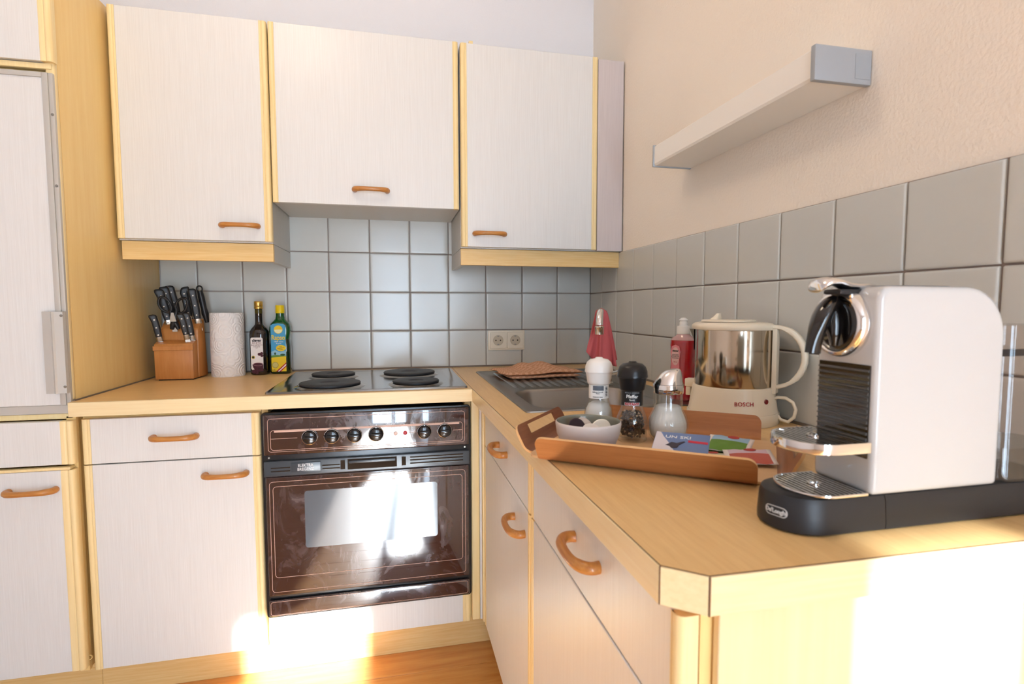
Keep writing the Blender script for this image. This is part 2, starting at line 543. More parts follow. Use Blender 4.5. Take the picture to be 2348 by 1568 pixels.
# --- tall fridge housing
tc_ = thing('tall_cabinet', 'tall fridge housing with yellow maple side and grey framed fridge door', 'cabinet')
TX0, TX1, TZ = -2.245, -1.645, 1.985
YB = -0.605       # base fronts
mb = MB()
mb.box(TX0, TX0 + 0.018, -0.58, -0.008, 0.11, TZ)
mb.box(TX0 + 0.018, TX1 - 0.018, -0.58, -0.012, TZ - 0.018, TZ); mb.box(TX0 + 0.018, TX1 - 0.018, -0.02, -0.012, 0.1, TZ - 0.018)
mb.box(TX0 + 0.018, TX1 - 0.018, -0.575, -0.022, 0.11, 0.128); mb.box(TX0 + 0.018, TX1 - 0.018, -0.575, -0.022, 0.80, 0.818)
mb.box(TX0 + 0.018, TX1 - 0.018, -0.575, -0.022, 1.682, 1.70)
mb.build('carcass', m_side, tc_, smooth=False)
MB().box(TX1 - 0.018, TX1, -0.583, -0.0085, 0.115, TZ).build('side_panel', m_side, tc_, bevel=0.0015, seg=2)
MB().box(TX1 - 0.019, TX1 + 0.0008, -0.600, -0.5835, H + 0.002, TZ).build('side_edge_strip', m_pine, tc_, bevel=0.005, seg=3)
# upper door
d = front_y(tc_, 'door', TX0 + 0.01, -1.640, 1.702, TZ, -0.612, sl=0.021, sr=0.026)
MB().box(TX0 + 0.02, -1.648, -0.604, -0.590, 1.686, 1.700).build('door_rail', m_pine, tc_, bevel=0.003)
# fridge door with grey profile frame
fd = MB().box(TX0 + 0.02, -1.668, -0.606, -0.588, 0.842, 1.664).build('fridge_door', m_lam, tc_, bevel=0.0006, seg=1)
fr = MB()
fr.box(-1.668, -1.655, -0.610, -0.588, 0.842, 1.676).box(-1.6548, -1.645, -0.607, -0.588, 0.842, 1.676)
fr.box(TX0 + 0.02, -1.668, -0.610, -0.588, 1.664, 1.676)
fr.build('door_frame', m_alu, fd, bevel=0.0012, seg=2)
MB().box(TX0 + 0.02, -1.645, -0.604, -0.588, 0.819, 0.8415).build('bottom_rail', m_alu, fd, bevel=0.001, seg=1)
hp = [(-1.692, -0.612), (-1.6915, -0.621), (-1.672, -0.6235), (-1.668, -0.6265), (-1.664, -0.6235), (-1.646, -0.621), (-1.644, -0.612)]
MB().prism(hp, 'z', 0.874, 1.083).build('grip', m_alu, fd, ang=25)
for z in (0.891, 1.073, 1.40, 1.575):
    MB().lathe([(0, 0.0018), (0.003, 0.0012), (0.0036, 0), (0.0036, -0.001)], 12, Matrix.Translation((-1.6495, -0.6075 if z > 1.1 else -0.6213, z)) @ Matrix.Rotation(PI / 2, 4, 'X')).build('screw', m_screw, fd)
MB().box(TX0 + 0.02, -1.646, -0.598, -0.585, 0.804, 0.818).build('lower_rail', m_pine, tc_, bevel=0.002)
d = front_y(tc_, 'drawer', TX0 + 0.02, -1.640, 0.688, 0.801, -0.618, sr=0.028)
d = front_y(tc_, 'lower_door', TX0 + 0.02, -1.640, 0.132, 0.674, -0.6215, sr=0.030)
MB().box(TX0 + 0.02, -1.648, -0.624, -0.600, 0.675, 0.682).build('door_top_edge', m_pine, d, bevel=0.002)
handle(d, (-1.734, -0.6215, 0.626), (0, -1, 0), (1, 0, 0))
MB().box(TX1 - 0.018, TX1 + 0.004, -0.598, -0.5845, 0.115, 0.811).build('side_edge_lower', m_side, tc_, bevel=0.001, seg=1)
sc = MB().lathe([(0.0045, 0.001), (0.0062, 0.0015), (0.0066, 0), (0.0066, -0.001)], 16, Matrix.Translation((-1.6395, -0.5985, 0.152)) @ Matrix.Rotation(PI / 2, 4, 'X')).build('screw_cap', m_side, tc_)

# --- base cabinet left of the oven
b1 = thing('base_cabinet', 'white base cabinet with drawer and door between fridge housing and oven', 'cabinet')
BX0, BX1 = -1.628, -1.196
mb = MB()
mb.box(BX0 - 0.004, BX0 + 0.012, -0.583, -0.012, 0.11, 0.811); mb.box(BX1 - 0.016, BX1, -0.583, -0.012, 0.11, 0.811)
mb.box(BX0 + 0.012, BX1 - 0.016, -0.583, -0.012, 0.11, 0.126); mb.box(BX0 + 0.012, BX1 - 0.016, -0.583, -0.56, 0.795, 0.811)
mb.box(BX0 + 0.012, BX1 - 0.016, -0.03, -0.012, 0.126, 0.811); mb.box(BX0 + 0.012, BX1 - 0.016, -0.58, -0.03, 0.668, 0.684)
mb.build('carcass', m_side, b1, smooth=False)
d = front_y(b1, 'drawer', BX0, BX1, 0.6815, 0.801, YB)
handle(d, (-1.408, YB, 0.745), (0, -1, 0), (1, 0, 0))
d = front_y(b1, 'door', BX0, BX1, 0.118, 0.6785, YB)
handle(d, (-1.286, YB, 0.634), (0, -1, 0), (1, 0, 0))

# --- oven housing: side posts and white panel below
oh = thing('oven_housing', 'built-in oven housing with pine posts and white panel below the oven', 'cabinet')
MB().box(-1.1945, -1.178, -0.583, -0.012, 0.11, 0.811).box(-0.620, -0.6035, -0.583, -0.012, 0.11, 0.811).box(-1.178, -0.62, -0.583, -0.012, 0.11, 0.126).build('carcass', m_side, oh, smooth=False)
front_y(oh, 'lower_panel', -1.190, -0.608, 0.118, 0.212, YB + 0.004, sl=0.024, sr=0.024)

# --- corner posts between oven and right-hand run
cp = thing('corner_post', 'narrow pine corner post strip between oven and sink-side cabinets', 'corner post')
MB().box(-0.6030, -0.578, -0.602, -0.56, 0.118, 0.811).build('post', m_pine, cp, bevel=0.004, seg=3)
MB().box(-0.5775, -0.5645, -0.600, -0.56, 0.118, 0.811).build('white_strip', m_lam, cp, bevel=0.0008, seg=1)
MB().box(-0.5715, -0.5600, -0.622, -0.6005, 0.118, 0.811).build('side_strip', m_pine, cp, bevel=0.003, seg=2)

# --- right-hand run
XF = -0.566
def right_unit(label, y0, y1, hy1, hz1, door_handle, gap=0.679, s0=0.021):
    t = thing('base_cabinet', label, 'cabinet')
    mb = MB()
    mb.box(XF + 0.022, -0.012, y0 + 0.001, y0 + 0.017, 0.11, 0.811); mb.box(XF + 0.022, -0.012, y1 - 0.017, y1 - 0.001, 0.11, 0.811)
    mb.box(XF + 0.022, -0.012, y0 + 0.017, y1 - 0.017, 0.11, 0.126); mb.box(-0.03, -0.012, y0 + 0.017, y1 - 0.017, 0.126, 0.811)
    mb.build('carcass', m_side, t, smooth=False)
    d = front_x(t, 'drawer', y0, y1, gap + 0.002, 0.801, XF, s0=s0)
    handle(d, (XF, hy1, hz1), (-1, 0, 0), (0, 1, 0))
    d = front_x(t, 'door', y0, y1, 0.118, gap - 0.002, XF, s0=s0)
    if door_handle: handle(d, (XF, door_handle[0], door_handle[1]), (-1, 0, 0), (0, 1, 0))
    return t
right_unit('white sink cabinet with drawer and door next to the oven corner', -1.213, -0.624, -0.922, 0.739, (-1.111, 0.620))
right_unit('white base cabinet with wide drawer at the chamfered worktop end', -1.806, -1.217, -1.543, 0.751, None, s0=0.014)
ep = MB().box(-0.532, -0.012, -1.818, -1.808, 0.0, 0.811).build('end_panel', mat('pale_wood_panel', (244, 222, 182), 0.35, grain=('z', (236, 208, 160), 60, 30, 0.3)), None, bevel=0.001, seg=1)
tag(ep, 'pale wood end panel closing the base cabinets under the coffee machine', 'panel')
pb = MB().box(-1.645, -0.50, -0.53, -0.515, 0.0, 0.109).build('plinth', m_plx, None, bevel=0.001, seg=1)
tag(pb, 'horizontal grained plinth board under the oven and left cabinet', 'plinth')
pt = MB().box(TX0, -1.6455, -0.53, -0.515, 0.0, 0.108).build('plinth', m_plx, None, bevel=0.001, seg=1)
tag(pt, 'short plinth board under the fridge housing', 'plinth')
pr_ = MB().box(-0.50, -0.485, -1.806, -0.531, 0.0, 0.108).build('plinth', m_ply, None, bevel=0.001, seg=1)
tag(pr_, 'plinth board under the sink-side cabinets', 'plinth')

# --- worktops
w1 = thing('worktop', 'oak-look worktop run carrying the hob and knife block', 'worktop')
hx0, hx1, hy0, hy1 = -1.17, -0.64, -0.565, -0.10
mb = MB()   # slab with the hob cut-out
for (a, b, c, e) in ((-1.6445, hx0, -0.618, -0.0078), (hx1, -0.6015, -0.618, -0.0078), (hx0, hx1, -0.618, hy0), (hx0, hx1, hy1, -0.0078)):
    mb.box(a, b, c, e, 0.812, H)
mb.build('slab', m_topx, w1, smooth=False)
MB().box(-1.6445, -0.6015, -0.6255, -0.6182, 0.8125, H - 0.0004).build('front_edge', m_edgx, w1, bevel=0.0008, seg=1)
MB().box(-1.6445, -1.6395, -0.600, -0.012, H, H + 0.003).build('sealing_strip', m_seal, w1, smooth=False)
MB().box(-0.6014, -0.6004, -0.62, -0.009, H - 0.004, H + 0.0003).build('joint_strip', m_seam, w1, smooth=False)

w2 = thing('worktop', 'oak-look worktop run with chamfered corner carrying sink, tray and coffee machine', 'worktop')
poly = [(-0.600, -0.0078), (-0.600, -0.628), (-0.5825, -1.797), (-0.5486, -1.8265), (-0.0078, -1.8365), (-0.0078, -0.0078)]
sx0, sx1, sy0, sy1 = -0.500, -0.150, -0.995, -0.675        # basin cut-out
inn = lambda q, k: q
# slab as four pieces around the basin cut-out, welded
mb = MB()
mb.prism([(-0.600, -0.0078), (-0.600, -0.628), (-0.600 + 0.0175 * (0.675 - 0.628) / 1.169, sy1), (-0.0078, sy1), (-0.0078, -0.0078)], 'z', 0.812, H)
xa = lambda yy: -0.600 + 0.0175 * (-yy - 0.628) / 1.169
mb.prism([(xa(sy1), sy1), (xa(sy0), sy0), (sx0, sy0), (sx0, sy1)], 'z', 0.812, H)
mb.prism([(sx1, sy1), (sx1, sy0), (-0.0078, sy0), (-0.0078, sy1)], 'z', 0.812, H)
mb.prism([(xa(sy0), sy0), (-0.5825, -1.797), (-0.5486, -1.8265), (-0.0078, -1.8365), (-0.0078, sy0)], 'z', 0.812, H)
mb.build('slab', m_topy, w2, smooth=False)
def band(p, q, m, nm):
    p, q = Vector((p[0], p[1], 0)), Vector((q[0], q[1], 0))
    d = (q - p).normalized(); n = Vector((d.y, -d.x, 0))
    if n.dot(Vector((-1, -1, 0))) < 0: n = -n
    a, b = p + d * 0.0004, q - d * 0.0004
    vs = []
    for z in (0.8124, H - 0.0004):
        for pt in (a + n * .0001, b + n * .0001, b + n * 0.0022, a + n * 0.0022): vs.append((pt.x, pt.y, z))
    return MB().add(vs, [(0, 3, 2, 1), (4, 5, 6, 7), (0, 1, 5, 4), (1, 2, 6, 5), (2, 3, 7, 6), (3, 0, 4, 7)]).build(nm, m, w2, bevel=0.0004, seg=1)
band((-0.600, -0.628), (-0.5825, -1.797), m_edgy, 'edge_band')
band((-0.5825, -1.797), (-0.5486, -1.8265), m_edgx, 'chamfer_band')
band((-0.5486, -1.8265), (-0.0078, -1.8365), m_edgx, 'end_band')
# dark seams at the band joints
for p in ((-0.5835, -1.7982), (-0.5494, -1.8284)):
    MB().box(p[0] - .0007, p[0] + .0007, p[1] - .0007, p[1] + .0007, 0.8125, H - 0.0003).build('seam', m_seam, w2, smooth=False)
for a, b in zip(poly[1:4], poly[2:5]):
    p, q = Vector((a[0], a[1], 0)), Vector((b[0], b[1], 0)); d = (q - p).normalized(); n = Vector((d.y, -d.x, 0))
    if n.dot(Vector((-1, -1, 0))) < 0: n = -n
    vs = []
    for z in (H - 0.0002, H + 0.0002):
        for pt in (p - n * .0003, q - n * .0003, q + n * .0007, p + n * .0007): vs.append((pt.x, pt.y, z))
    MB().add(vs, [(0, 3, 2, 1), (4, 5, 6, 7), (0, 1, 5, 4), (1, 2, 6, 5), (2, 3, 7, 6), (3, 0, 4, 7)]).build('seam', m_seam, w2, smooth=False)

# --- strip light on the cream wall
wl = thing('wall_light', 'long white strip light with grey end caps on the cream wall', 'wall light', (0, -1.115, 1.513))
prof = [(-0.0005, 1.541), (-0.111, 1.541), (-0.114, 1.538), (-0.114, 1.492), (-0.111, 1.487), (-0.0005, 1.487)]
prl = [(x, z - 1.513) for x, z in prof]
MB().prism([(x, z) for x, z in prl], 'y', -1.412 + 1.115, -0.814 + 1.115).build('diffuser', mat('opal_cover', (250, 246, 238), 0.3), wl, ang=25)
for y0, y1 in ((-1.424, -1.4125), (-0.8135, -0.807)):
    mb = MB().prism([(-0.0006, 0.031), (-0.117, 0.031), (-0.117, -0.029), (-0.0006, -0.029)], 'y', y0 + 1.115, y1 + 1.115)
    e = mb.build('end_cap', mat('grey_cap', (168, 172, 176), 0.4, metal=0.2), wl, bevel=0.002)
    if y0 < -1.4:
        MB().box(-0.035, -0.004, -1.4246 + 1.115, -1.4242 + 1.115, -0.02, 0.022).build('switch_plate', mat('grey_cap2', (160, 163, 166), 0.4), e, bevel=0.0001, seg=1)

# --- ceiling lamp (out of frame, lights the room)
cl = thing('ceiling_lamp', 'round opal ceiling lamp above the kitchen floor', 'lamp', (-1.19, -1.20, ZC))
MB().lathe([(0.0, 0), (0.07, 0), (0.07, -0.02), (0.02, -0.03), (0.012, -0.04), (0.012, -0.14)], 24).build('canopy', m_white, cl)
MB().lathe([(0.0, -0.14), (0.02, -0.14), (0.06, -0.155), (0.09, -0.19), (0.1, -0.24), (0.09, -0.29), (0.06, -0.325), (0.0, -0.34)], 32).build('globe', mat('lit_globe', (255, 236, 205), 0.4, emit=(255, 232, 202), estr=15.0), cl)

# --- double socket
so = thing('double_socket', 'cream double wall socket on the tiles above the drainer', 'socket', (-0.3745, -0.0082, 0.958))
MB().box(-0.077, 0.077, -0.006, 0, -0.041, 0.041).build('frame', m_cream, so, bevel=0.003, seg=2)
for cx in (-0.036, 0.036):
    pl = MB()
    ring_out = rrect(0.068, 0.068, 0.005, 3)
    pl.loft([[(cx + x, -0.0062, z) for x, z in ring_out], [(cx + x * .97, -0.010, z * .97) for x, z in ring_out]])
    insert = pl.build('socket_insert', m_cream, so)
    MB().lathe([(0.0205, -0.0006), (0.0215, 0.0006), (0.0205, 0.0012), (0.0188, 0.0005), (0.0185, -0.0045 + 0.006), (0, 0.0002)], 32, Matrix.Translation((cx, -0.0101, 0)) @ Matrix.Rotation(PI / 2, 4, 'X')).build('well', mat('socket_well', (205, 192, 168), 0.5), insert)
    for dx in (-0.0095, 0.0095):
        MB().lathe([(0, 0.0006), (0.0030, 0.0006), (0.0030, 0)], 12, Matrix.Translation((cx + dx, -0.0108, 0)) @ Matrix.Rotation(PI / 2, 4, 'X')).build('pin_hole', m_dark, insert)
    for dz in (-0.017, 0.017):
        MB().box(cx - 0.004, cx + 0.004, -0.0122, -0.0105, dz - 0.002, dz + 0.002).build('earth_clip', m_screw, insert)
# ------------------------------------------------------------------ oven
m_brown = mat('brown_oven_glass', (72, 44, 40), 0.09, spec=0.7, coat=1.0, coatr=0.02)
nt = m_brown.node_tree   # wiped-on streaks: rougher, paler smears
b_ = nt.nodes['Principled BSDF']
tcn = nt.nodes.new('ShaderNodeTexCoord')
mpn = nt.nodes.new('ShaderNodeMapping'); mpn.inputs['Scale'].default_value = (9, 9, 5); mpn.inputs['Rotation'].default_value = (0, 0.6, 0)
nz = nt.nodes.new('ShaderNodeTexNoise'); nz.inputs['Scale'].default_value = 1.6; nz.inputs['Detail'].default_value = 9; nz.inputs['Roughness'].default_value = 0.68; nz.inputs['Distortion'].default_value = 1.6
rp = nt.nodes.new('ShaderNodeValToRGB'); rp.color_ramp.elements[0].position = 0.5; rp.color_ramp.elements[1].position = 0.9
rp.color_ramp.elements[0].color = lin((52, 33, 33)); rp.color_ramp.elements[1].color = lin((98, 82, 84))
nt.links.new(tcn.outputs['Object'], mpn.inputs['Vector']); nt.links.new(mpn.outputs['Vector'], nz.inputs['Vector'])
nt.links.new(nz.outputs['Fac'], rp.inputs['Fac']); nt.links.new(rp.outputs['Color'], b_.inputs['Base Color'])
mr = nt.nodes.new('ShaderNodeMapRange'); mr.inputs['From Min'].default_value = 0.45; mr.inputs['From Max'].default_value = 0.8
mr.inputs['To Min'].default_value = 0.06; mr.inputs['To Max'].default_value = 0.4
nt.links.new(nz.outputs['Fac'], mr.inputs['Value']); nt.links.new(mr.outputs['Result'], b_.inputs['Roughness'])
m_print = mat('beige_print', (206, 170, 152), 0.4)
m_slate = mat('slate_plastic', (58, 66, 74), 0.3, spec=0.6)
m_knob = mat('knob_black', (20, 20, 22), 0.22, coat=0.3)

OX, OZ_, OY = -0.8985, 0.0, -0.612
ov = thing('oven', 'brown glass built-in oven with six black knobs and window', 'oven', (OX, -0.33, 0.213))
def L(x, y, z): return (x - OX, y + 0.33, z - 0.213)
def LB(x0, x1, y0, y1, z0, z1):
    a, b = L(x0, y0, z0), L(x1, y1, z1); return (a[0], b[0], a[1], b[1], a[2], b[2])
MB().box(*LB(-1.177, -0.621, -0.583, -0.10, 0.220, 0.795)).build('oven_body', m_dark, ov, smooth=False)
MB().prism([(x, z) for x, z in rrect(0.584, 0.590, 0.010, 4, 0, 0.294)], 'y', L(0, -0.6195, 0)[1], L(0, -0.6055, 0)[1]).build('trim_frame', mat('oven_black_trim', (26, 27, 29), 0.25, spec=0.6), ov, bevel=0.003)
def plate(nm, x0, x1, z0, z1, y0, y1, m, bev, par=ov):
    return MB().box(*LB(x0, x1, y0, y1, z0, z1)).build(nm, m, par, bevel=bev, seg=3)
cpn = plate('control_panel', -1.183, -0.614, 0.683, 0.796, -0.629, -0.6195, m_brown, 0.004)
Mf = lambda x, z, y: face_M(L(x, y, z), (1, 0, 0), (0, 0, 1))
mb = MB()
line_loop(mb, rrect(0.545, 0.093, 0.008, 4), 0.0011, Mf(OX, 0.7395, -0.6292))
line_loop(mb, rrect(0.532, 0.056, 0.008, 4), 0.0011, Mf(OX, 0.7255, -0.6292))
for x0, x1 in ((-1.163, -1.095), (-0.855, -0.835), (-0.79, -0.77), (-0.66, -0.634)):
    mb.box(*LB(x0, x1, -0.6296, -0.6292, 0.7293, 0.7303))
mb.box(*LB(-1.155, -0.642, -0.6295, -0.6292, 0.7475, 0.7525))
mb.build('printed_lines', m_print, cpn, smooth=False)
for kx in (-1.0624, -1.0033, -0.9419, -0.8818, -0.7447, -0.685):
    M = Matrix.Translation(L(kx, -0.6292, 0.7297)) @ Matrix.Rotation(PI / 2, 4, 'X')
    k = MB().lathe([(0.0215, 0), (0.0215, 0.003), (0.0205, 0.0042), (0.0188, 0.0036), (0.018, 0.002), (0.017, 0.009), (0.0155, 0.0125), (0.0145, 0.013), (0, 0.013)], 36, M).build('knob', m_knob, ov)
    g = MB()
    rings = []
    for t, w in ((0.0125, 1.0), (0.019, 1.0), (0.0215, 0.9), (0.0225, 0.6)):
        rings.append([(x * (w * .5 + .5), z * w, t) for x, z in rrect(0.031, 0.0105, 0.005, 4)])
    g.loft(rings, M=M).build('grip', m_knob, k)
    MB().lathe([(0.0207, 0.0043), (0.0199, 0.0047), (0.0191, 0.0040)], 36, M).build('chrome_ring', m_chrome, k)
    MB().box(*LB(kx - 0.0005, kx + 0.0005, -0.6296, -0.6292, 0.7515, 0.7595)).box(*LB(kx - 0.0012, kx + 0.0012, -0.6345, -0.6335, 0.7475, 0.7495)).build('pointer', m_knob, k, smooth=False)
for lx, lc in ((-0.8269, (232, 205, 195)), (-0.7997, (190, 60, 70))):
    M = Matrix.Translation(L(lx, -0.6292, 0.7285)) @ Matrix.Rotation(PI / 2, 4, 'X')
    MB().lathe([(0.0062, 0), (0.0062, 0.001), (0.005, 0.0025), (0.003, 0.004), (0, 0.0045)], 20, M).build('indicator_light', mat('indicator_%d' % lc[0], lc, 0.2, coat=0.5), ov)
# handle and ventilation bar
vb = plate('handle_bar', -1.183, -0.612, 0.624, 0.667, -0.634, -0.6195, m_slate, 0.003)
for x0, x1 in ((-1.165, -1.115), (-1.03, -0.983), (-0.787, -0.632)):
    for z in (0.639, 0.6485, 0.657):
        if x1 - x0 < 0.1 and z == 0.657: continue
        MB().box(*LB(x0, x1, -0.6348, -0.6342, z - 0.0016, z + 0.0016)).build('vent_slot', m_dark, vb, smooth=False)
        MB().box(*LB(x0, x1, -0.6352, -0.6342, z - 0.0034, z - 0.0019)).build('vent_lip', m_slate, vb, smooth=False)
MB().box(*LB(-0.962, -0.825, -0.6344, -0.6341, 0.632, 0.662)).build('grip_recess', m_dark, vb, smooth=False)
MB().box(*LB(-0.958, -0.829, -0.6400, -0.6344, 0.650, 0.658)).build('grip_lip', m_slate, vb, bevel=0.002)
for x in (-0.975, -0.805):
    MB().box(*LB(x - 0.006, x + 0.006, -0.6350, -0.6342, 0.634, 0.660)).build('clip', m_dark, vb, smooth=False)
pl = MB().box(*LB(-1.112, -1.034, -0.6372, -0.6342, 0.6345, 0.6605)).build('name_plate', m_slate, vb, bevel=0.001)
for s, z in (('ELEKTRA', 0.6525), ('BREGENZ', 0.6418)):
    text('lettering', s, 0.0118, mat('pale_print', (214, 216, 218), 0.4), pl, Mf(-1.074, z, -0.6373), bold=0.0002, sx=0.86)
# door
dr = plate('door', -1.181, -0.615, 0.279, 0.6215, -0.628, -0.6195, m_brown, 0.003)
m_ovwin = mat('dotted_oven_window', (112, 128, 140), 0.12, spec=0.7, coat=1.0, coatr=0.02)
wn_ = m_ovwin.node_tree; bb = wn_.nodes['Principled BSDF']
vt = wn_.nodes.new('ShaderNodeTexVoronoi'); vt.inputs['Scale'].default_value = 330; vt.inputs['Randomness'].default_value = 0.0
tcx = wn_.nodes.new('ShaderNodeTexCoord'); wn_.links.new(tcx.outputs['Object'], vt.inputs['Vector'])
rr = wn_.nodes.new('ShaderNodeValToRGB'); rr.color_ramp.elements[0].position = 0.3; rr.color_ramp.elements[1].position = 0.45
rr.color_ramp.elements[0].color = lin((150, 166, 178)); rr.color_ramp.elements[1].color = lin((86, 100, 112))
wn_.links.new(vt.outputs['Distance'], rr.inputs['Fac']); wn_.links.new(rr.outputs['Color'], bb.inputs['Base Color'])
MB().prism([(x + OX * 0 + (-0.8945 - OX), z + 0.494 - 0.213) for x, z in rrect(0.372, 0.165, 0.008, 4)], 'y', L(0, -0.6285, 0)[1], L(0, -0.6281, 0)[1]).build('window', m_ovwin, dr, smooth=False)
mb = MB()
line_loop(mb, rrect(0.546, 0.318, 0.009, 4), 0.0011, Mf(OX, 0.449, -0.6283))
line_loop(mb, rrect(0.528, 0.262, 0.009, 4), 0.0011, Mf(OX, 0.463, -0.6283))
mb.build('printed_lines', m_print, dr, smooth=False)
ls = plate('lower_strip', -1.182, -0.614, 0.219, 0.266, -0.628, -0.6195, m_brown, 0.004)
mb = MB(); line_loop(mb, rrect(0.558, 0.038, 0.006, 4), 0.0009, Mf(OX, 0.2425, -0.6283)); mb.build('printed_lines', m_print, ls, smooth=False)
for x in (-1.172, -0.625):
    MB().lathe([(0, 0.001), (0.0025, 0.001), (0.003, 0)], 10, Matrix.Translation(L(x, -0.6197, 0.6745)) @ Matrix.Rotation(PI / 2, 4, 'X')).build('screw', m_screw, ov)

# ------------------------------------------------------------------ hob
m_hobs = mat('hob_steel', (150, 148, 145), 0.16, metal=1.0)
m_iron = mat('cast_iron', (38, 40, 44), 0.5, spec=0.5)
hb = thing('hob', 'stainless steel hob with four black cast iron hotplates', 'hob', (-0.8975, -0.338, H))
rings = []
for ins, z in ((0, 0.0004), (0.001, 0.0052), (0.004, 0.0060), (0.016, 0.0050), (0.030, 0.0034), (0.036, 0.0028)):
    rings.append([(x, yy, z) for x, yy in rrect(0.572 - 2 * ins, 0.528 - 2 * ins, 0.010, 3)])
MB().loft(rings).build('tray', m_hobs, hb, ang=20)
for x0, y0, r in ((-1.02, -0.482, .09), (-1.035, -0.235, .0725), (-0.762, -0.488, .0725), (-0.776, -0.24, .09)):
    M = Matrix.Translation((x0 + 0.8975, y0 + 0.338, 0))
    p = MB().lathe([(0, .0085), (r * .30, .0085), (r * .33, .0098), (r * .36, .0102), (r - .004, .0116), (r - .0015, .0108), (r, .0088), (r, .0065), (r - .003, .0058), (r - .003, .003), (0, .003)][::-1], 48, Matrix.Translation((0, 0, .0045)) @ M).build('hotplate', m_iron, hb, ang=35)
    MB().lathe([(r + .014, .0029), (r + .011, .0042), (r + .004, .0075), (r - .001, .009), (r - .0025, .0085)], 48, M).build('spill_ring', mat('spill_ring_steel', (176, 168, 160), 0.14, metal=1.0), p, ang=60)

# ------------------------------------------------------------------ sink
m_sink = mat('brushed_sink_steel', (158, 156, 152), 0.3, metal=1.0, bump=(40, 0.02, (1, 12, 1)))
SXc, SYc = -0.297, -0.617
sk = thing('sink', 'stainless steel inset sink with ribbed drainer', 'sink', (SXc, SYc, H))
def ring(w, h, r, cx, cy, z): return [(x, yy, z) for x, yy in rrect(w, h, r, 5, cx, cy)]
bcx, bcy = -0.325 - SXc, -0.835 - SYc
rings = [ring(0.470, 0.830, 0.012, 0, 0, 0.0003), ring(0.468, 0.828, 0.012, 0, 0, 0.0036), ring(0.462, 0.822, 0.012, 0, 0, 0.0042), ring(0.448, 0.808, 0.012, 0, 0, 0.0016),
         ring(0.344, 0.314, 0.06, bcx, bcy, 0.0014), ring(0.336, 0.306, 0.06, bcx, bcy, -0.001), ring(0.330, 0.300, 0.058, bcx, bcy, -0.008), ring(0.318, 0.288, 0.056, bcx, bcy, -0.12),
         ring(0.300, 0.270, 0.05, bcx, bcy, -0.142), ring(0.25, 0.22, 0.04, bcx, bcy, -0.15)]
MB().loft(rings, cap0=False).build('basin_deck', m_sink, sk, ang=40)
for i in range(13):
    x = -0.468 + i * 0.0275
    pts = [(-0.008, 0.0012), (-0.006, 0.0042), (-0.002, 0.0055), (0.002, 0.0055), (0.006, 0.0042), (0.008, 0.0012)]
    mb = MB(); rg = []
    for yv, k in ((-0.255, .2), (-0.27, 1), (-0.63, 1), (-0.645, .2)):
        rg.append([(x + a * (1 if k == 1 else .6) - SXc, yv - SYc, 0.0012 + (z - 0.0012) * k) for a, z in pts])
    mb.loft(rg).build('drainer_rib', m_sink, sk, ang=50)
MB().lathe([(0, -0.148), (0.012, -0.148), (0.03, -0.1475), (0.034, -0.149)], 24, Matrix.Translation((bcx, bcy, 0))).build('drain', m_chrome, sk)

# ------------------------------------------------------------------ tap with tea towels
fx, fy = -0.185, -0.640
tp = thing('mixer_tap', 'chrome high-arc kitchen tap with single lever behind the salt mill', 'tap', (fx, fy, H + 0.0035))
MB().lathe([(0.026, 0), (0.026, 0.006), (0.022, 0.010), (0.021, 0.055), (0.017, 0.062), (0.012, 0.066), (0, 0.066)], 28).build('tap_body', m_chrome, tp)
od = Vector((-0.290 - fx, -0.862 - fy, 0)); olen = od.length; od.normalize()
pts = [(0, 0, 0.06), (0, 0, 0.12)]
R = 0.055
pts += [(0, 0, 0.165)]
def spout(t):      # quarter up, across, quarter down
    return t
for k in range(1, 9):
    a = PI / 2 * k / 8; pts.append(tuple(od * (R * (1 - math.cos(a))) + Vector((0, 0, 0.165 + R * math.sin(a)))))
pts.append(tuple(od * (olen - 0.035) + Vector((0, 0, 0.2275))))
for k in range(1, 9):
    a = PI / 2 * k / 8; pts.append(tuple(od * (olen - 0.035 + 0.035 * math.sin(a)) + Vector((0, 0, 0.1925 + 0.035 * math.cos(a)))))
MB().tube(pts, 0.0098, 14).build('spout', m_chrome, tp, ang=60)
MB().lathe([(0, 0.0), (0.0115, 0.0), (0.0118, 0.016), (0.0125, 0.018), (0.0125, 0.021), (0.010, 0.023)], 22, Matrix.Translation(od * olen + Vector((0, 0, 0.168)))).build('aerator', mat('brass_chrome', (214, 206, 190), 0.12, metal=1.0), tp)
lv = Vector((0.30, -0.95, 0)).normalized()
MB().tube([lv * 0.016 + Vector((0, 0, 0.030)), lv * 0.04 + Vector((0, 0, 0.038)), lv * 0.085 + Vector((0, 0, 0.052))], [0.009, 0.0075, 0.006], 12).build('lever', m_chrome, tp)

def cloth_mat(name, c1, c2, scale, checker=True):
    m = mat(name, c1, 0.95, spec=0.1, bump=(900, 0.5))
    if checker:
        n = m.node_tree; b = n.nodes['Principled BSDF']
        ck = n.nodes.new('ShaderNodeTexChecker'); ck.inputs['Scale'].default_value = scale
        ck.inputs['Color1'].default_value = lin(c1); ck.inputs['Color2'].default_value = lin(c2)
        t = n.nodes.new('ShaderNodeTexCoord'); n.links.new(t.outputs['Object'], ck.inputs['Vector'])
        n.links.new(ck.outputs['Color'], b.inputs['Base Color'])
    return m
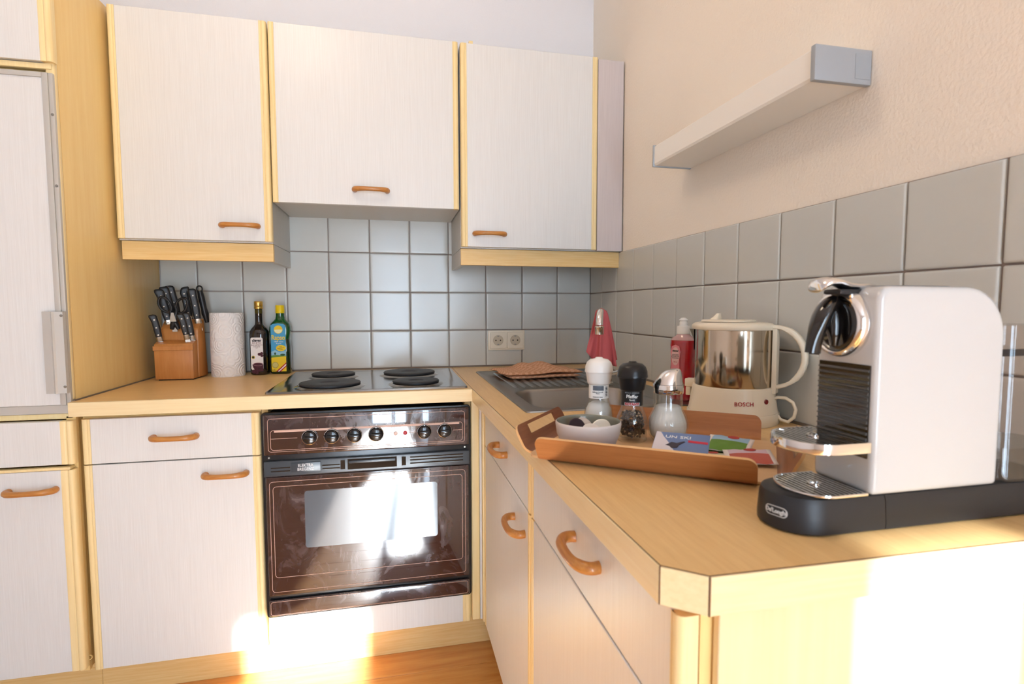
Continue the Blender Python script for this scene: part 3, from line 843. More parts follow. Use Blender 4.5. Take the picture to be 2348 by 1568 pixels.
# pink cloth over the spout
m_pink = cloth_mat('pink_cloth', (214, 110, 112), (214, 110, 112), 1, False)
top = Vector((fx, fy, H + 0.002)) + od * (olen - 0.062) + Vector((0, 0, 0.2275 + 0.0105))
sd = Vector((-od.y, od.x, 0))
if sd.x > 0: sd = -sd       # points to picture left
pc = thing('dish_cloth', 'pink cloth hung over the chrome tap spout', 'cloth', tuple(top - Vector((0, 0, 0.165))))
nt_, ns_ = 22, 28
def cloth_pt(t, s, back):
    """t 0..1 from the spout down to the hem; s -1..1 from picture left to right"""
    hw = (0.013 + 0.027 * t ** 1.1) if s < 0 else (0.013 + 0.034 * t ** 0.8)
    ln = 0.118 + 0.034 * (1 + s) ** 0.7 if s < 0 else 0.152 + 0.006 * s
    if t < 0.07: hw *= math.sqrt(max(0.02, 1 - (1 - t / 0.07) ** 2))
    lat = -s * hw + 0.003 * t * math.sin(s * 9)
    dep = 0.007 * t * math.sin(s * 5.2 + 0.6) + 0.004 * t * math.sin(s * 11 + 3 * t) + 0.006 * math.exp(-(s * 6) ** 2) * t
    dep = dep * (1 if not back else -0.6) + (0.011 if not back else -0.011) * min(1, math.sqrt(t / 0.05) if t < 0.05 else 1)
    return sd * lat + od * (dep + 0.012) + Vector((0, 0, 0.165 - ln * (t if not back else t * 0.9)))
mb = MB()
for back in (False, True):
    vs = [cloth_pt(i / nt_, -1 + 2 * j / ns_, back) for i in range(nt_ + 1) for j in range(ns_ + 1)]
    mb.add(vs, [(i * (ns_ + 1) + j, i * (ns_ + 1) + j + 1, (i + 1) * (ns_ + 1) + j + 1, (i + 1) * (ns_ + 1) + j) for i in range(nt_) for j in range(ns_)])
o = mb.build('cloth_sheet', m_pink, pc, ang=180, weld=True)
md = o.modifiers.new('thickness', 'SOLIDIFY'); md.thickness = 0.0018; md.offset = 1.0

# folded waffle cloth on the drainer
m_peach = cloth_mat('peach_checked_cloth', (228, 182, 150), (208, 156, 122), 95)
fc = thing('tea_towel', 'peach checked towel folded on the sink drainer', 'towel', (-0.345, -0.385, H + 0.0062), math.radians(8))
def towel_layer(z0, th, w, h, ox, oy, bumps, nm, wob=0.004):
    nx, ny = 22, 14
    T_, B_ = [], []
    for i in range(nx + 1):
        for j in range(ny + 1):
            u, v = i / nx * 2 - 1, j / ny * 2 - 1
            x = ox + u * w / 2 + wob * math.sin(v * 4 + ox * 90); yy = oy + v * h / 2 + wob * math.sin(u * 5 + oy * 70)
            e = min(1, (1 - abs(u)) / 0.10) if nx else 1; e2 = min(1, (1 - abs(v)) / 0.14)
            k = math.sqrt(max(0, 1 - (1 - e) ** 2)) * math.sqrt(max(0, 1 - (1 - e2) ** 2))
            bz = sum(hh * math.exp(-((x - bx) ** 2 / (2 * sx_ ** 2) + (yy - by) ** 2 / (2 * sy_ ** 2))) for bx, by, hh, sx_, sy_ in bumps)
            T_.append((x, yy, z0 + th / 2 + th / 2 * k + bz)); B_.append((x, yy, z0 + th / 2 - th / 2 * k + bz * (0.75 if z0 > 0.004 else 0)))
    n1 = ny + 1
    fs = []
    for i in range(nx):
        for j in range(ny):
            q = (i * n1 + j, (i + 1) * n1 + j, (i + 1) * n1 + j + 1, i * n1 + j + 1)
            fs.append(q); fs.append(tuple(len(T_) + k for k in q[::-1]))
    mb = MB().add(T_ + B_, fs)
    return mb.build(nm, m_peach, fc, ang=180, weld=True)
bm1 = [(0.02, 0.03, 0.010, 0.05, 0.05), (-0.07, 0.0, 0.005, 0.03, 0.05)]
bm2 = [(0.035, 0.04, 0.022, 0.028, 0.06), (-0.03, 0.05, 0.018, 0.02, 0.05), (0.09, -0.02, 0.004, 0.04, 0.06), (-0.09, 0.02, 0.003, 0.03, 0.04)]
towel_layer(0.0, 0.010, 0.250, 0.185, 0.004, -0.004, [], 'bottom_fold')
towel_layer(0.0102, 0.011, 0.272, 0.190, 0.0, 0.004, bm2, 'top_fold', 0.006)
# ------------------------------------------------------------------ things on the left worktop
m_block = mat('knife_block_wood', (204, 140, 76), 0.42, grain=('z', (186, 118, 58), 110, 10, 0.3))
m_blockt = mat('knife_block_end_grain', (182, 122, 64), 0.5, grain=('x', (160, 100, 48), 130, 4, 0.3))
m_khand = mat('knife_handle', (30, 29, 30), 0.42)
m_rivet = mat('rivet', (190, 188, 184), 0.3, metal=0.9)
m_blade = mat('blade_steel', (176, 172, 166), 0.25, metal=1.0)
kb = thing('knife_block', 'stepped beech knife block holding black handled knives', 'knife block', (-1.544, -0.2, H))
def blk(poly, x0, x1, nm, m, par, spread=0.0, y0=0.0, bev=0.003):
    mb = MB().prism(poly, 'x', x0, x1)
    mb.v = [(x * (1 + spread * (yy - y0)), yy, z) for x, yy, z in mb.v]
    return mb.build(nm, m, par, bevel=bev)
MB().box(-0.050, 0.052, 0.006, 0.098, 0.0, 0.004).build('foot', m_dark, kb, smooth=False)
rear = blk([(0.042, 0.0035), (0.044, 0.170), (0.062, 0.184), (0.098, 0.206), (0.118, 0.0035)], -0.052, 0.062, 'rear_block', m_block, kb, 1.2, 0.04, 0.006)
frnt = blk([(0.0, 0.0035), (-0.004, 0.108), (0.0, 0.122), (0.0415, 0.134), (0.0415, 0.0035)], -0.058, 0.058, 'front_block', m_block, kb, 0.6, 0.0, 0.003)
MB().box(-0.060, 0.060, -0.0062, -0.0042, 0.1005, 0.1155).build('front_lip', m_block, frnt, bevel=0.0008, seg=1)
# slots where knives enter
for (x, yy, zz, tilt) in ((-0.035, 0.071, 0.1905, .55), (-0.01, 0.080, 0.1960, .55), (0.02, 0.075, 0.193, .55), (0.045, 0.082, 0.197, .55)):
    MB().box(x - 0.002, x + 0.002, yy - 0.012, yy + 0.012, zz - 0.0006, zz + 0.0012, ).build('slot', m_dark, rear, smooth=False)

def knife(label, base, topp, width=0.026, thick=0.014, hook=1.0, face=(0.25, -0.97, 0)):
    """base: where the bolster meets the block, topp: butt of the handle (world)"""
    base, topp = Vector(base), Vector(topp)
    ax = (topp - base); Ln = ax.length; ax.normalize()
    n = Vector(face); n = (n - ax * n.dot(ax)).normalized()      # flat side faces n
    w = n.cross(ax)
    if w.x < 0: w = -w
    t = thing('kitchen_knife', label, 'knife', tuple(base), 0, 'knives in the knife block')
    M = Matrix(((w.x, n.x, ax.x, 0), (w.y, n.y, ax.y, 0), (w.z, n.z, ax.z, 0), (0, 0, 0, 1)))
    def rng(z, wd, off, th): return [(off + x * wd / 1.0, yy * th, z) for x, yy in rrect(1, 1, 0.28, 3)]
    MB().loft([rng(-0.004, width * .80, 0, thick * .62), rng(0.004, width * .80, 0, thick * .80), rng(0.013, width * .72, 0, thick * .9)], M=M).build('bolster', m_blade, t)
    prof = [(0.013, .74, 0, .9), (0.02, .78, 0, 1), (0.035, .86, .000, 1), (Ln * .5, .86, .0005, 1), (Ln * .7, .84, .0, 1), (Ln * .82, .90, -.001, 1), (Ln * .92, 1.0, -.0025 * hook, .98), (Ln * .975, .86, -.004 * hook, .9), (Ln, .50, -.006 * hook, .6)]
    h = MB().loft([rng(z, width * a, o, thick * b) for z, a, o, b in prof], M=M).build('handle', m_khand, t, ang=50)
    MB().loft([rng(z, width * a + .0006, o, thick * .12) for z, a, o, b in prof], M=M).build('tang', m_blade, h, ang=50)
    for k in (.22, .5, .8):
        for sgn in (-1, 1):
            MB().lathe([(0, .0005), (.0024, .0004), (.0029, 0), (.0029, -.001)], 12, M @ Matrix.Translation((-.0005, sgn * thick / 2, Ln * k)) @ Matrix.Rotation(-sgn * PI / 2, 4, 'X')).build('rivet', m_rivet, h)
    bl = MB().loft([[(-width * .32, -.0008, -.002), (width * .32, -.0008, -.002), (width * .32, .0008, -.002), (-width * .32, .0008, -.002)],
                    [(-width * .3, -.0006, -.03), (width * .3, -.0006, -.03), (width * .3, .0006, -.03), (-width * .3, .0006, -.03)]], M=M).build('blade', m_blade, t, smooth=False)
    return t
knife('small paring knife alone at the block step, beside the maple side', (-1.590, -0.180, 0.983), (-1.602, -0.194, 1.070), 0.024)
knife('front one of two small knives paired at the block step under the scissors', (-1.507, -0.184, 0.990), (-1.5185, -0.200, 1.073), 0.023, 0.012)
knife('small knife close behind another small knife at the block step', (-1.4955, -0.169, 0.986), (-1.506, -0.184, 1.076), 0.023, 0.012)
knife('front one of three large knives next to the maple side panel', (-1.578, -0.131, 1.038), (-1.598, -0.146, 1.156), 0.029, 0.013)
knife('middle one of three large knives next to the maple side panel', (-1.569, -0.115, 1.046), (-1.588, -0.130, 1.165), 0.029, 0.013)
knife('hindmost of three large knives next to the maple side panel', (-1.560, -0.099, 1.054), (-1.577, -0.114, 1.169), 0.029, 0.013)
knife('knife with a hooked butt standing alone behind the scissors', (-1.521, -0.106, 1.050), (-1.534, -0.121, 1.164), 0.027, hook=-1.4)
knife('long straight handled knife between scissors and honing steel', (-1.489, -0.127, 1.042), (-1.4995, -0.143, 1.158), 0.027, hook=.4)
# honing steel with a hanging ring
hs = thing('honing_steel', 'black honing steel with hanging ring, nearest the paper roll in the block', 'honing steel', (-1.474, -0.094, 1.060))
ax = Vector((-0.014, -0.012, 0.10)); axn = ax.normalized()
MB().tube([axn * -0.02, axn * 0.0, axn * 0.012, axn * 0.03, axn * 0.07, axn * 0.092], [0.006, 0.009, 0.0115, 0.0095, 0.0105, 0.009], 14).build('handle', m_khand, hs)
ce = axn * 0.100
MB().tube([tuple(ce + Vector((math.cos(a) * .009, 0, math.sin(a) * .010))) for a in [2 * PI * k / 20 for k in range(20)]], 0.0026, 8, closed=True).build('ring', m_khand, hs)
# scissors
sc_ = thing('kitchen_scissors', 'black handled kitchen scissors standing in the knife block', 'scissors', (-1.548, -0.166, 1.024))
def sc_loop(cx, cz, rx, rz, tilt):
    P_ = []
    for k in range(24):
        a = 2 * PI * k / 24
        x, z = rx * math.cos(a), rz * math.sin(a) * (1 + .15 * math.cos(a))
        P_.append((cx + x * math.cos(tilt) - z * math.sin(tilt), -0.004 - 0.12 * (cz + z - .02), cz + x * math.sin(tilt) + z * math.cos(tilt)))
    return P_
MB().tube(sc_loop(-0.0245, 0.078, 0.0165, 0.027, 0.42), 0.0042, 8, closed=True).tube([(-0.010, -.010, 0.060), (-0.004, -.008, 0.035), (0.006, -.006, 0.012), (0.012, -.004, -0.004)], [0.0045, .008, .009, .006], 8).build('left_handle', m_khand, sc_, ang=60)
MB().tube(sc_loop(0.0255, 0.076, 0.0165, 0.027, -0.42), 0.0042, 8, closed=True).tube([(0.011, -.012, 0.058), (0.006, -.010, 0.035), (-0.004, -.008, 0.012), (-0.008, -.006, -0.004)], [0.0045, .008, .009, .006], 8).build('right_handle', m_khand, sc_, ang=60)
MB().loft([[(-0.010, -.0175, .022), (.010, -.0175, .022), (.010, -.013, .022), (-.010, -.013, .022)], [(-0.004, -.0195, .052), (.004, -.0195, .052), (.004, -.015, .052), (-.004, -.015, .052)]]).build('pivot_plate', m_blade, sc_)
MB().box(-0.007, 0.008, -0.005, 0.0, -0.012, 0.008).build('blade', m_blade, sc_)

# paper roll
m_paper = mat('embossed_paper', (246, 240, 236), 0.9)
n_ = m_paper.node_tree; bq = n_.nodes['Principled BSDF']
vr = n_.nodes.new('ShaderNodeTexVoronoi'); vr.inputs['Scale'].default_value = 24
tq = n_.nodes.new('ShaderNodeTexCoord'); n_.links.new(tq.outputs['Object'], vr.inputs['Vector'])
ml = n_.nodes.new('ShaderNodeMath'); ml.operation = 'MULTIPLY'; ml.inputs[1].default_value = 34.0; n_.links.new(vr.outputs['Distance'], ml.inputs[0])
sn = n_.nodes.new('ShaderNodeMath'); sn.operation = 'SINE'; n_.links.new(ml.outputs[0], sn.inputs[0])
bpq = n_.nodes.new('ShaderNodeBump'); bpq.inputs['Strength'].default_value = 0.5; bpq.inputs['Distance'].default_value = 0.0015
n_.links.new(sn.outputs[0], bpq.inputs['Height']); n_.links.new(bpq.outputs['Normal'], bq.inputs['Normal'])
rl = thing('paper_towel_roll', 'upright white embossed paper towel roll next to the knife block', 'paper roll', (-1.406, -0.098, H))
MB().lathe([(0.021, 0.0), (0.0535, 0.0), (0.0545, 0.004), (0.0545, 0.221), (0.0535, 0.2245), (0.021, 0.2245), (0.021, 0.0)], 48).build('paper', m_paper, rl, ang=50)
MB().lathe([(0.0205, 0.0), (0.0205, 0.2235), (0.0190, 0.2235), (0.0190, 0.0), (0.0205, 0.0)], 32).build('core', mat('cardboard', (176, 150, 116), 0.9), rl)

def cyl_label(parent, nm, rx, z0, z1, a0, a1, m, n=18, eps=0.0004, ry=None, cut=0.0):
    """label patch on a round/elliptic bottle, angles around -y (front), a in radians"""
    ry = ry or rx
    vs = []
    for i in range(n + 1):
        a = a0 + (a1 - a0) * i / n
        for z in (z0, z1):
            vs.append(((rx + eps) * math.sin(a), -(ry + eps) * math.cos(a), z))
    return MB().add(vs, [(2 * i, 2 * i + 2, 2 * i + 3, 2 * i + 1) for i in range(n)]).build(nm, m, parent, ang=180)
def flat_poly(parent, nm, pts, M, m, t=0.0003):
    mb = MB().prism(pts, 'z', 0, t, M)
    return mb.build(nm, m, parent, smooth=False)
def circ(r, n=28, cx=0, cy=0, ry=None): return [(cx + r * math.cos(2 * PI * k / n), cy + (ry or r) * math.sin(2 * PI * k / n)) for k in range(n)]

# balsamic vinegar bottle
m_vin = mat('dark_vinegar_glass', (20, 13, 14), 0.06, spec=0.6, coat=0.5)
vb_ = thing('vinegar_bottle', 'dark balsamic vinegar bottle with gold screw cap', 'bottle', (-1.3035, -0.085, H), math.radians(-6))
MB().loft([[(x, yy, z) for x, yy in rrect(w, w, r, 6)] for w, r, z in ((.052, .02, 0), (.060, .022, .004), (.061, .022, .01), (.061, .022, .145), (.059, .024, .158), (.050, .0235, .168), (.036, .0175, .176), (.0265, .013, .183), (.0245, .012, .192), (.0245, .012, .236), (.027, .0133, .238), (.027, .0133, .242))]).build('glass_body', m_vin, vb_, ang=50)
MB().lathe([(0.0125, .2215), (0.0126, .2215), (.0126, .2400), (.0, .2400)], 24).build('neck_film', mat('olive_glass', (70, 62, 20), 0.15), vb_)
MB().lathe([(.0145, .238), (.015, .239), (.015, .246), (.0142, .247), (.0148, .248), (.0148, .263), (.0138, .2655), (0, .2655)], 28).build('cap', mat('gold_cap', (212, 176, 90), 0.25, metal=0.9), vb_)
MF = face_M((0, -0.0308, 0), (1, 0, 0), (0, 0, 1))
lb = flat_poly(vb_, 'label', rrect(.042, .116, .006, 4, 0, .078), MF, mat('label_paper', (236, 228, 224), 0.5))
Z = lambda z, e=.0004: face_M((0, -0.0308 - e, z), (1, 0, 0), (0, 0, 1))
m_ink = mat('black_ink', (30, 26, 28), 0.6); m_inkb = mat('brown_ink', (122, 64, 62), 0.6); m_red = mat('red_ink', (178, 26, 38), 0.5)
text('brand_lettering', 'clever', 0.0130, m_ink, lb, Z(.1255), bold=.0005)
text('lettering', 'ACETO', 0.0098, m_inkb, lb, Z(.1165)); text('lettering', 'BALSAMICO', 0.0072, m_inkb, lb, Z(.1085))
text('lettering', 'DI MODENA\nI.G.P.', 0.0042, m_inkb, lb, Z(.1005))
m_plum = mat('plum_print', (72, 24, 40), 0.5); m_plum2 = mat('pink_print', (190, 140, 140), 0.5)
flat_poly(lb, 'bowl_print', [(0.021 * a, .030 + .016 * (b)) for a, b in [(-.8, .6), (-.7, 0), (-.45, -.6), (-.1, -.95), (.3, -1.05), (.98, -.9), (.98, .6)]], Z(0), m_plum)
flat_poly(lb, 'bowl_rim_print', circ(.0175, 24, .003, .040, .006), Z(0, .0006), m_plum2)
flat_poly(lb, 'bowl_fill_print', circ(.0160, 24, .003, .0398, .0048), Z(0, .0009), m_plum)
for cx, cy, r in ((.008, .076, .0055), (.016, .079, .005), (.0165, .071, .005), (-.011, .014, .0075), (-.002, .010, .006)):
    flat_poly(lb, 'grape_print', circ(r, 18, cx, cy), Z(0, .0007), m_plum)
flat_poly(lb, 'seal_print', circ(.0060, 20, -.013, .065), Z(0, .0006), mat('gold_print', (206, 178, 70), .5))
flat_poly(lb, 'seal_centre_print', circ(.0038, 20, -.013, .065), Z(0, .0009), m_ink)
text('lettering', '500 ml', 0.0052, m_ink, lb, Z(.0255 - .002, .0012) @ Matrix.Translation((.010, 0, 0)))

# rapeseed oil bottle
m_green = mat('green_bottle_glass', (10, 78, 30), 0.07, spec=0.6, coat=0.5)
m_oil = mat('oil_filled_green', (12, 40, 14), 0.07, spec=0.6, coat=0.5)
ob_ = thing('oil_bottle', 'green rapeseed oil bottle with yellow cap and blue label beside the hob', 'bottle', (-1.2345, -0.070, H), math.radians(-3))
def orr(w, d, r, z): return [(x, yy, z) for x, yy in rrect(w, d, min(r, d / 2 - .0005), 6)]
MB().loft([orr(.062, .040, .012, 0), orr(.069, .046, .014, .004), orr(.069, .046, .014, .105), orr(.066, .045, .014, .114), orr(.063, .044, .014, .128)]).build('lower_body', m_oil, ob_, ang=50)
MB().loft([orr(.063, .044, .014, .1282), orr(.069, .046, .014, .144), orr(.0725, .046, .015, .158), orr(.072, .046, .016, .172), orr(.064, .044, .018, .185), orr(.046, .036, .016, .194), orr(.034, .030, .0145, .201), orr(.029, .027, .013, .212), orr(.029, .027, .013, .226)]).build('upper_body', m_green, ob_, ang=50)
MB().lathe([(.0152, .2225), (.0155, .223), (.0155, .236), (.0150, .237), (.0150, .250), (.0142, .2515), (0, .2515)], 28).build('cap', mat('yellow_cap', (240, 206, 20), 0.35), ob_)
m_sky = mat('blue_print', (70, 158, 200), .45); m_yel = mat('yellow_print', (236, 200, 24), .45); m_wht = mat('white_print', (244, 242, 236), .45); m_grn = mat('green_print', (96, 140, 60), .45)
Y0 = -0.0236
ZO = lambda x, z, e: face_M((x - .003, Y0 - e, z), (1, 0, 0), (0, 0, 1))
lb = flat_poly(ob_, 'label', [(-.0255, .010), (.0255, .010), (.0255, .178), (.018, .1835), (0, .186), (-.018, .1835), (-.0255, .178)], ZO(0, 0, 0), m_sky)
flat_poly(lb, 'cloud_print', [(-.0255, .082), (-.012, .088), (.004, .080), (.0255, .086), (.0255, .064), (-.0255, .064)], ZO(0, 0, .0003), mat('pale_blue_print', (150, 196, 214), .45))
flat_poly(lb, 'hill_print', [(-.0255, .068), (-.01, .071), (.0255, .067), (.0255, .056), (-.0255, .056)], ZO(0, 0, .0004), m_grn)
flat_poly(lb, 'tree_print', circ(.0035, 12, -.012, .0755, .0045), ZO(0, 0, .0005), mat('dark_green_print', (40, 80, 44), .5))
flat_poly(lb, 'tree_print', circ(.009, 14, .014, .071, .0035), ZO(0, 0, .0005), mat('dark_green_print', (40, 80, 44), .5))
flat_poly(lb, 'field_print', [(-.0255, .010), (.0255, .010), (.0255, .0655), (.006, .064), (-.0255, .0605)], ZO(0, 0, .0006), m_yel)
flat_poly(lb, 'sun_print', circ(.0150, 30, .001, .163), ZO(0, 0, .0004), m_yel)
flat_poly(lb, 'sun_print', [(.001 + .0135 * math.cos(a), .1630 + .0135 * math.sin(a)) for a in [PI + PI * k / 16 for k in range(17)]], ZO(0, 0, .0008), mat('pale_sun_print', (246, 236, 180), .45))
text('brand_lettering', 'Rapso', 0.0245, m_yel, lb, ZO(0, .133, .0005), bold=.0005, sx=.78)
text('lettering', '100% reines\nRapsöl', .0066, m_wht, lb, ZO(.001, .1155, .0005))
flat_poly(lb, 'badge_print', circ(.0170, 24, .0085, .0955, .0115), ZO(0, 0, .0006) , m_yel)
text('lettering', 'Aus\nheimischem\nAnbau', .0050, m_ink, lb, ZO(.0085, .0955, .0010) @ Matrix.Rotation(.2, 4, 'Z'))
flat_poly(lb, 'stamp_print', circ(.0115, 24, -.0125, .0335), ZO(0, 0, .0009), mat('olive_print', (176, 160, 70), .5))
flat_poly(lb, 'stamp_print', circ(.0088, 24, -.0125, .0335), ZO(0, 0, .0012), mat('pale_olive_print', (206, 190, 110), .5))
flat_poly(lb, 'ribbon_print', [(-.010, .010), (.0255, .0430), (.0255, .0280), (.007, .010)], ZO(0, 0, .0013), m_red)
flat_poly(lb, 'ribbon_print', [(-.004, .010), (.0255, .0375), (.0255, .0330), (.001, .010)], ZO(0, 0, .0016), m_wht)
text('lettering', '0,75 L', .0058, m_ink, lb, ZO(-.0165, .0150, .0010), bold=.0002)

# washing-up liquid
m_soap = mat('red_soap', (176, 8, 26), 0.08, spec=0.6, coat=0.6, sss=0.3)
sp = thing('dish_soap_bottle', 'red washing-up liquid bottle with white push cap behind the kettle', 'bottle', (-0.088, -0.945, H + 0.001), math.radians(-52))
def es(w, d, z, n=32): return [(w / 2 * math.cos(2 * PI * k / n), d / 2 * math.sin(2 * PI * k / n) , z) for k in range(n)]
def se(w, d, z, n=32, p=3.0):
    R_ = []
    for k in range(n):
        a = 2 * PI * k / n; c, s = math.cos(a), math.sin(a)
        R_.append((w / 2 * math.copysign(abs(c) ** (2 / p), c), d / 2 * math.copysign(abs(s) ** (2 / p), s), z))
    return R_
MB().loft([se(.058, .040, 0), se(.064, .046, .004), se(.065, .046, .04), se(.062, .045, .075), se(.059, .044, .10), se(.061, .045, .125), se(.064, .045, .145), se(.062, .044, .157)]).build('liquid_body', m_soap, sp, ang=60)
MB().loft([se(.0618, .0438, .1572), se(.052, .040, .164), se(.036, .034, .169), se(.030, .030, .174, p=2), se(.029, .029, .179, p=2)]).build('shoulder', mat('clear_pink_plastic', (196, 160, 160), 0.12, spec=.6), sp, ang=60)
MB().lathe([(.0155, .1735), (.0165, .174), (.0165, .192), (.0155, .1945), (.0105, .195), (.0105, .203), (.0090, .207), (.0115, .2095), (.0110, .2115), (.006, .2155), (0, .216)], 24).build('push_cap', m_white, sp, ang=50)
lbs = MB()
pts = [(-.013, -.060), (-.011, .02), (-.014, .040), (-.010, .054), (0, .058), (.010, .054), (.014, .040), (.011, .02), (.013, -.060)]
lb = flat_poly(sp, 'label', pts, face_M((-.010, -.0242, .088), (1, 0, 0), (0, 0, 1)), mat('pink_label', (226, 140, 146), .45))
flat_poly(lb, 'label_field', circ(.0105, 24, 0, .028, .024), face_M((-.010, -.0246, .088), (1, 0, 0), (0, 0, 1)), mat('pale_pink_label', (238, 196, 192), .45))
ZS = lambda z: face_M((-.010, -.0250, z), (1, 0, 0), (0, 0, 1))
text('brand_lettering', 'clever', .0068, m_ink, lb, ZS(.130), bold=.0003); text('lettering', 'GESCHIRR\nSPÜLMITTEL\nKonzentrat', .0040, m_ink, lb, ZS(.1155))
text('lettering', '500 ml', .0036, m_red, lb, ZS(.1010))
# ------------------------------------------------------------------ kettle
kt = thing('kettle', 'cream and steel electric kettle standing against the tiles', 'kettle', (-0.113, -1.205, H), math.radians(0))
m_kc = mat('kettle_cream', (240, 229, 206), 0.28, spec=0.5)
m_ks = mat('kettle_steel', (190, 178, 160), 0.12, metal=1.0, bump=(30, 0.03, (1, 1, 0.1)))
MB().lathe([(0.084, 0), (0.093, 0), (0.0945, 0.003), (0.0945, 0.022), (0.0925, 0.0245)], 48).build('foot_ring', m_kc, kt, ang=40)
MB().lathe([(0.0922, 0.0247), (0.0905, 0.030), (0.086, 0.060), (0.0825, 0.0765), (0.080, 0.078), (0, 0.078)], 48).build('base', m_kc, kt, ang=40)
MB().lathe([(0.0795, 0.0782), (0.0800, 0.080), (0.0800, 0.195), (0.0795, 0.197), (0.077, 0.197), (0, 0.1965)], 64).build('steel_jacket', m_ks, kt, ang=40)
# lid, spout, handle: handle points to picture right / camera side
hd = Vector((0.42, -0.907, 0)).normalized()          # direction of the handle in plan
hd = Vector((0.9, -0.436, 0)).normalized()
hx = Vector((-hd.y, hd.x, 0))
KM = Matrix(((hd.x, hx.x, 0, 0), (hd.y, hx.y, 0, 0), (0, 0, 1, 0), (0, 0, 0, 1)))   # local x = towards handle
# keep the handle clear of the wall: swing it along the worktop
KM = Matrix.Rotation(math.radians(-50), 4, 'Z')
rings = []
for z, k in ((0.1972, 1.0), (0.201, 1.012), (0.206, 1.0), (0.2105, .93), (0.2125, .80), (0.2135, .3)):
    rg = []
    for i in range(48):
        a = 2 * PI * i / 48; r = 0.0815 * k
        ext = 1 + 0.13 * math.exp(-((abs(a - PI)) / .22) ** 2)        # pouring lip
        rg.append((r * math.cos(a) * ext, r * math.sin(a), z))
    rings.append(rg)
ld = MB().loft(rings, M=KM).build('lid', m_kc, kt, ang=50)
MB().loft([[(x - .012, yy, z) for x, yy in rrect(.105, .118 - k, .045, 5)] for z, k in ((.2137, 0), (.2165, .004), (.2175, .012))], M=KM).build('lid_plate', m_kc, ld, ang=50)
MB().loft([[(-.040 + x * s + o, yy * s2, z) for x, yy in rrect(.020, .030, .004, 3)] for z, s, s2, o in ((.2176, 1, 1, 0), (.224, .55, .8, .004), (.231, .3, .5, .007))], M=KM).build('lid_tab', m_kc, ld, ang=50)
MB().loft([[(-.0797, -.020, .150), (-.0797, .020, .150), (-.078, 0, .150)], [(-.0797, -.022, .196), (-.0797, .022, .196), (-.098, 0, .196)]], M=KM).build('spout', m_ks, kt, ang=60)
hp = []
for i in range(17):
    a = math.radians(96 - 186 * i / 16)
    hp.append((0.083 + 0.052 * math.cos(a) * 1.12, 0, 0.142 + 0.062 * math.sin(a)))
sec = []
for i, p in enumerate(hp):
    t = Vector(hp[min(i + 1, 16)]) - Vector(hp[max(i - 1, 0)]); t.normalize()
    nrm = Vector((t.z, 0, -t.x))
    wdt = 0.0145 - 0.0055 * (i / 16)
    th = .0055 if 2 < i < 13 else .004
    sec.append([tuple(Vector(p) + nrm * (u * th) + Vector((0, v * wdt, 0))) for u, v in ((-1, -.8), (-.6, -1), (.6, -1), (1, -.8), (1, .8), (.6, 1), (-.6, 1), (-1, .8))])
MB().loft(sec, M=KM).build('handle', m_kc, kt, ang=50)
MB().box(0.0805, 0.090, -0.0125, 0.0125, 0.066, 0.206, KM).build('handle_bridge', m_kc, kt, bevel=0.002)
MB().box(-0.103, -0.080, -0.012, 0.012, 0.066, 0.084, KM).box(-0.101, -0.090, -0.010, 0.010, 0.046, 0.066, KM).build('switch', m_kc, kt, bevel=0.003)
cd = MB().tube([tuple(KM @ Vector(p)) for p in [(.078, .0, .052), (.092, 0, .058), (.107, 0, .058), (.121, 0, .050), (.127, 0, .036), (.124, 0, .020), (.113, 0, .009), (.099, 0, .012), (.090, 0, .022), (.086, 0, .034)]], 0.0036, 10)
cd.build('cord_loop', m_kc, kt, ang=60)
camdir = math.atan2(-2.265 + 1.205, -0.8245 + 0.113)
def on_cone(ang, z):
    r = 0.0905 + (0.086 - 0.0905) * (z - .030) / .030
    n = Vector((math.cos(ang), math.sin(ang), 0)); return n * (r + .0005), n
a = camdir + math.radians(15)
p, n = on_cone(a, .045)
rt = Vector((-math.sin(a), math.cos(a), 0))
text('brand_lettering', 'BOSCH', 0.0115, m_red, kt, face_M((p.x, p.y, .0485), rt, (n.x * -.15, n.y * -.15, 1)), bold=.0001, bend=.09, space=1.05)
a = camdir + math.radians(48)
p, n = on_cone(a, .052)
MB().lathe([(0, .0012), (.0050, .001), (.0055, -.001)], 18, face_M((p.x, p.y, .052), (-math.sin(a), math.cos(a), 0), (0, 0, 1))).build('indicator_lamp', mat('dark_red_lens', (120, 20, 28), 0.2, coat=.4), kt)

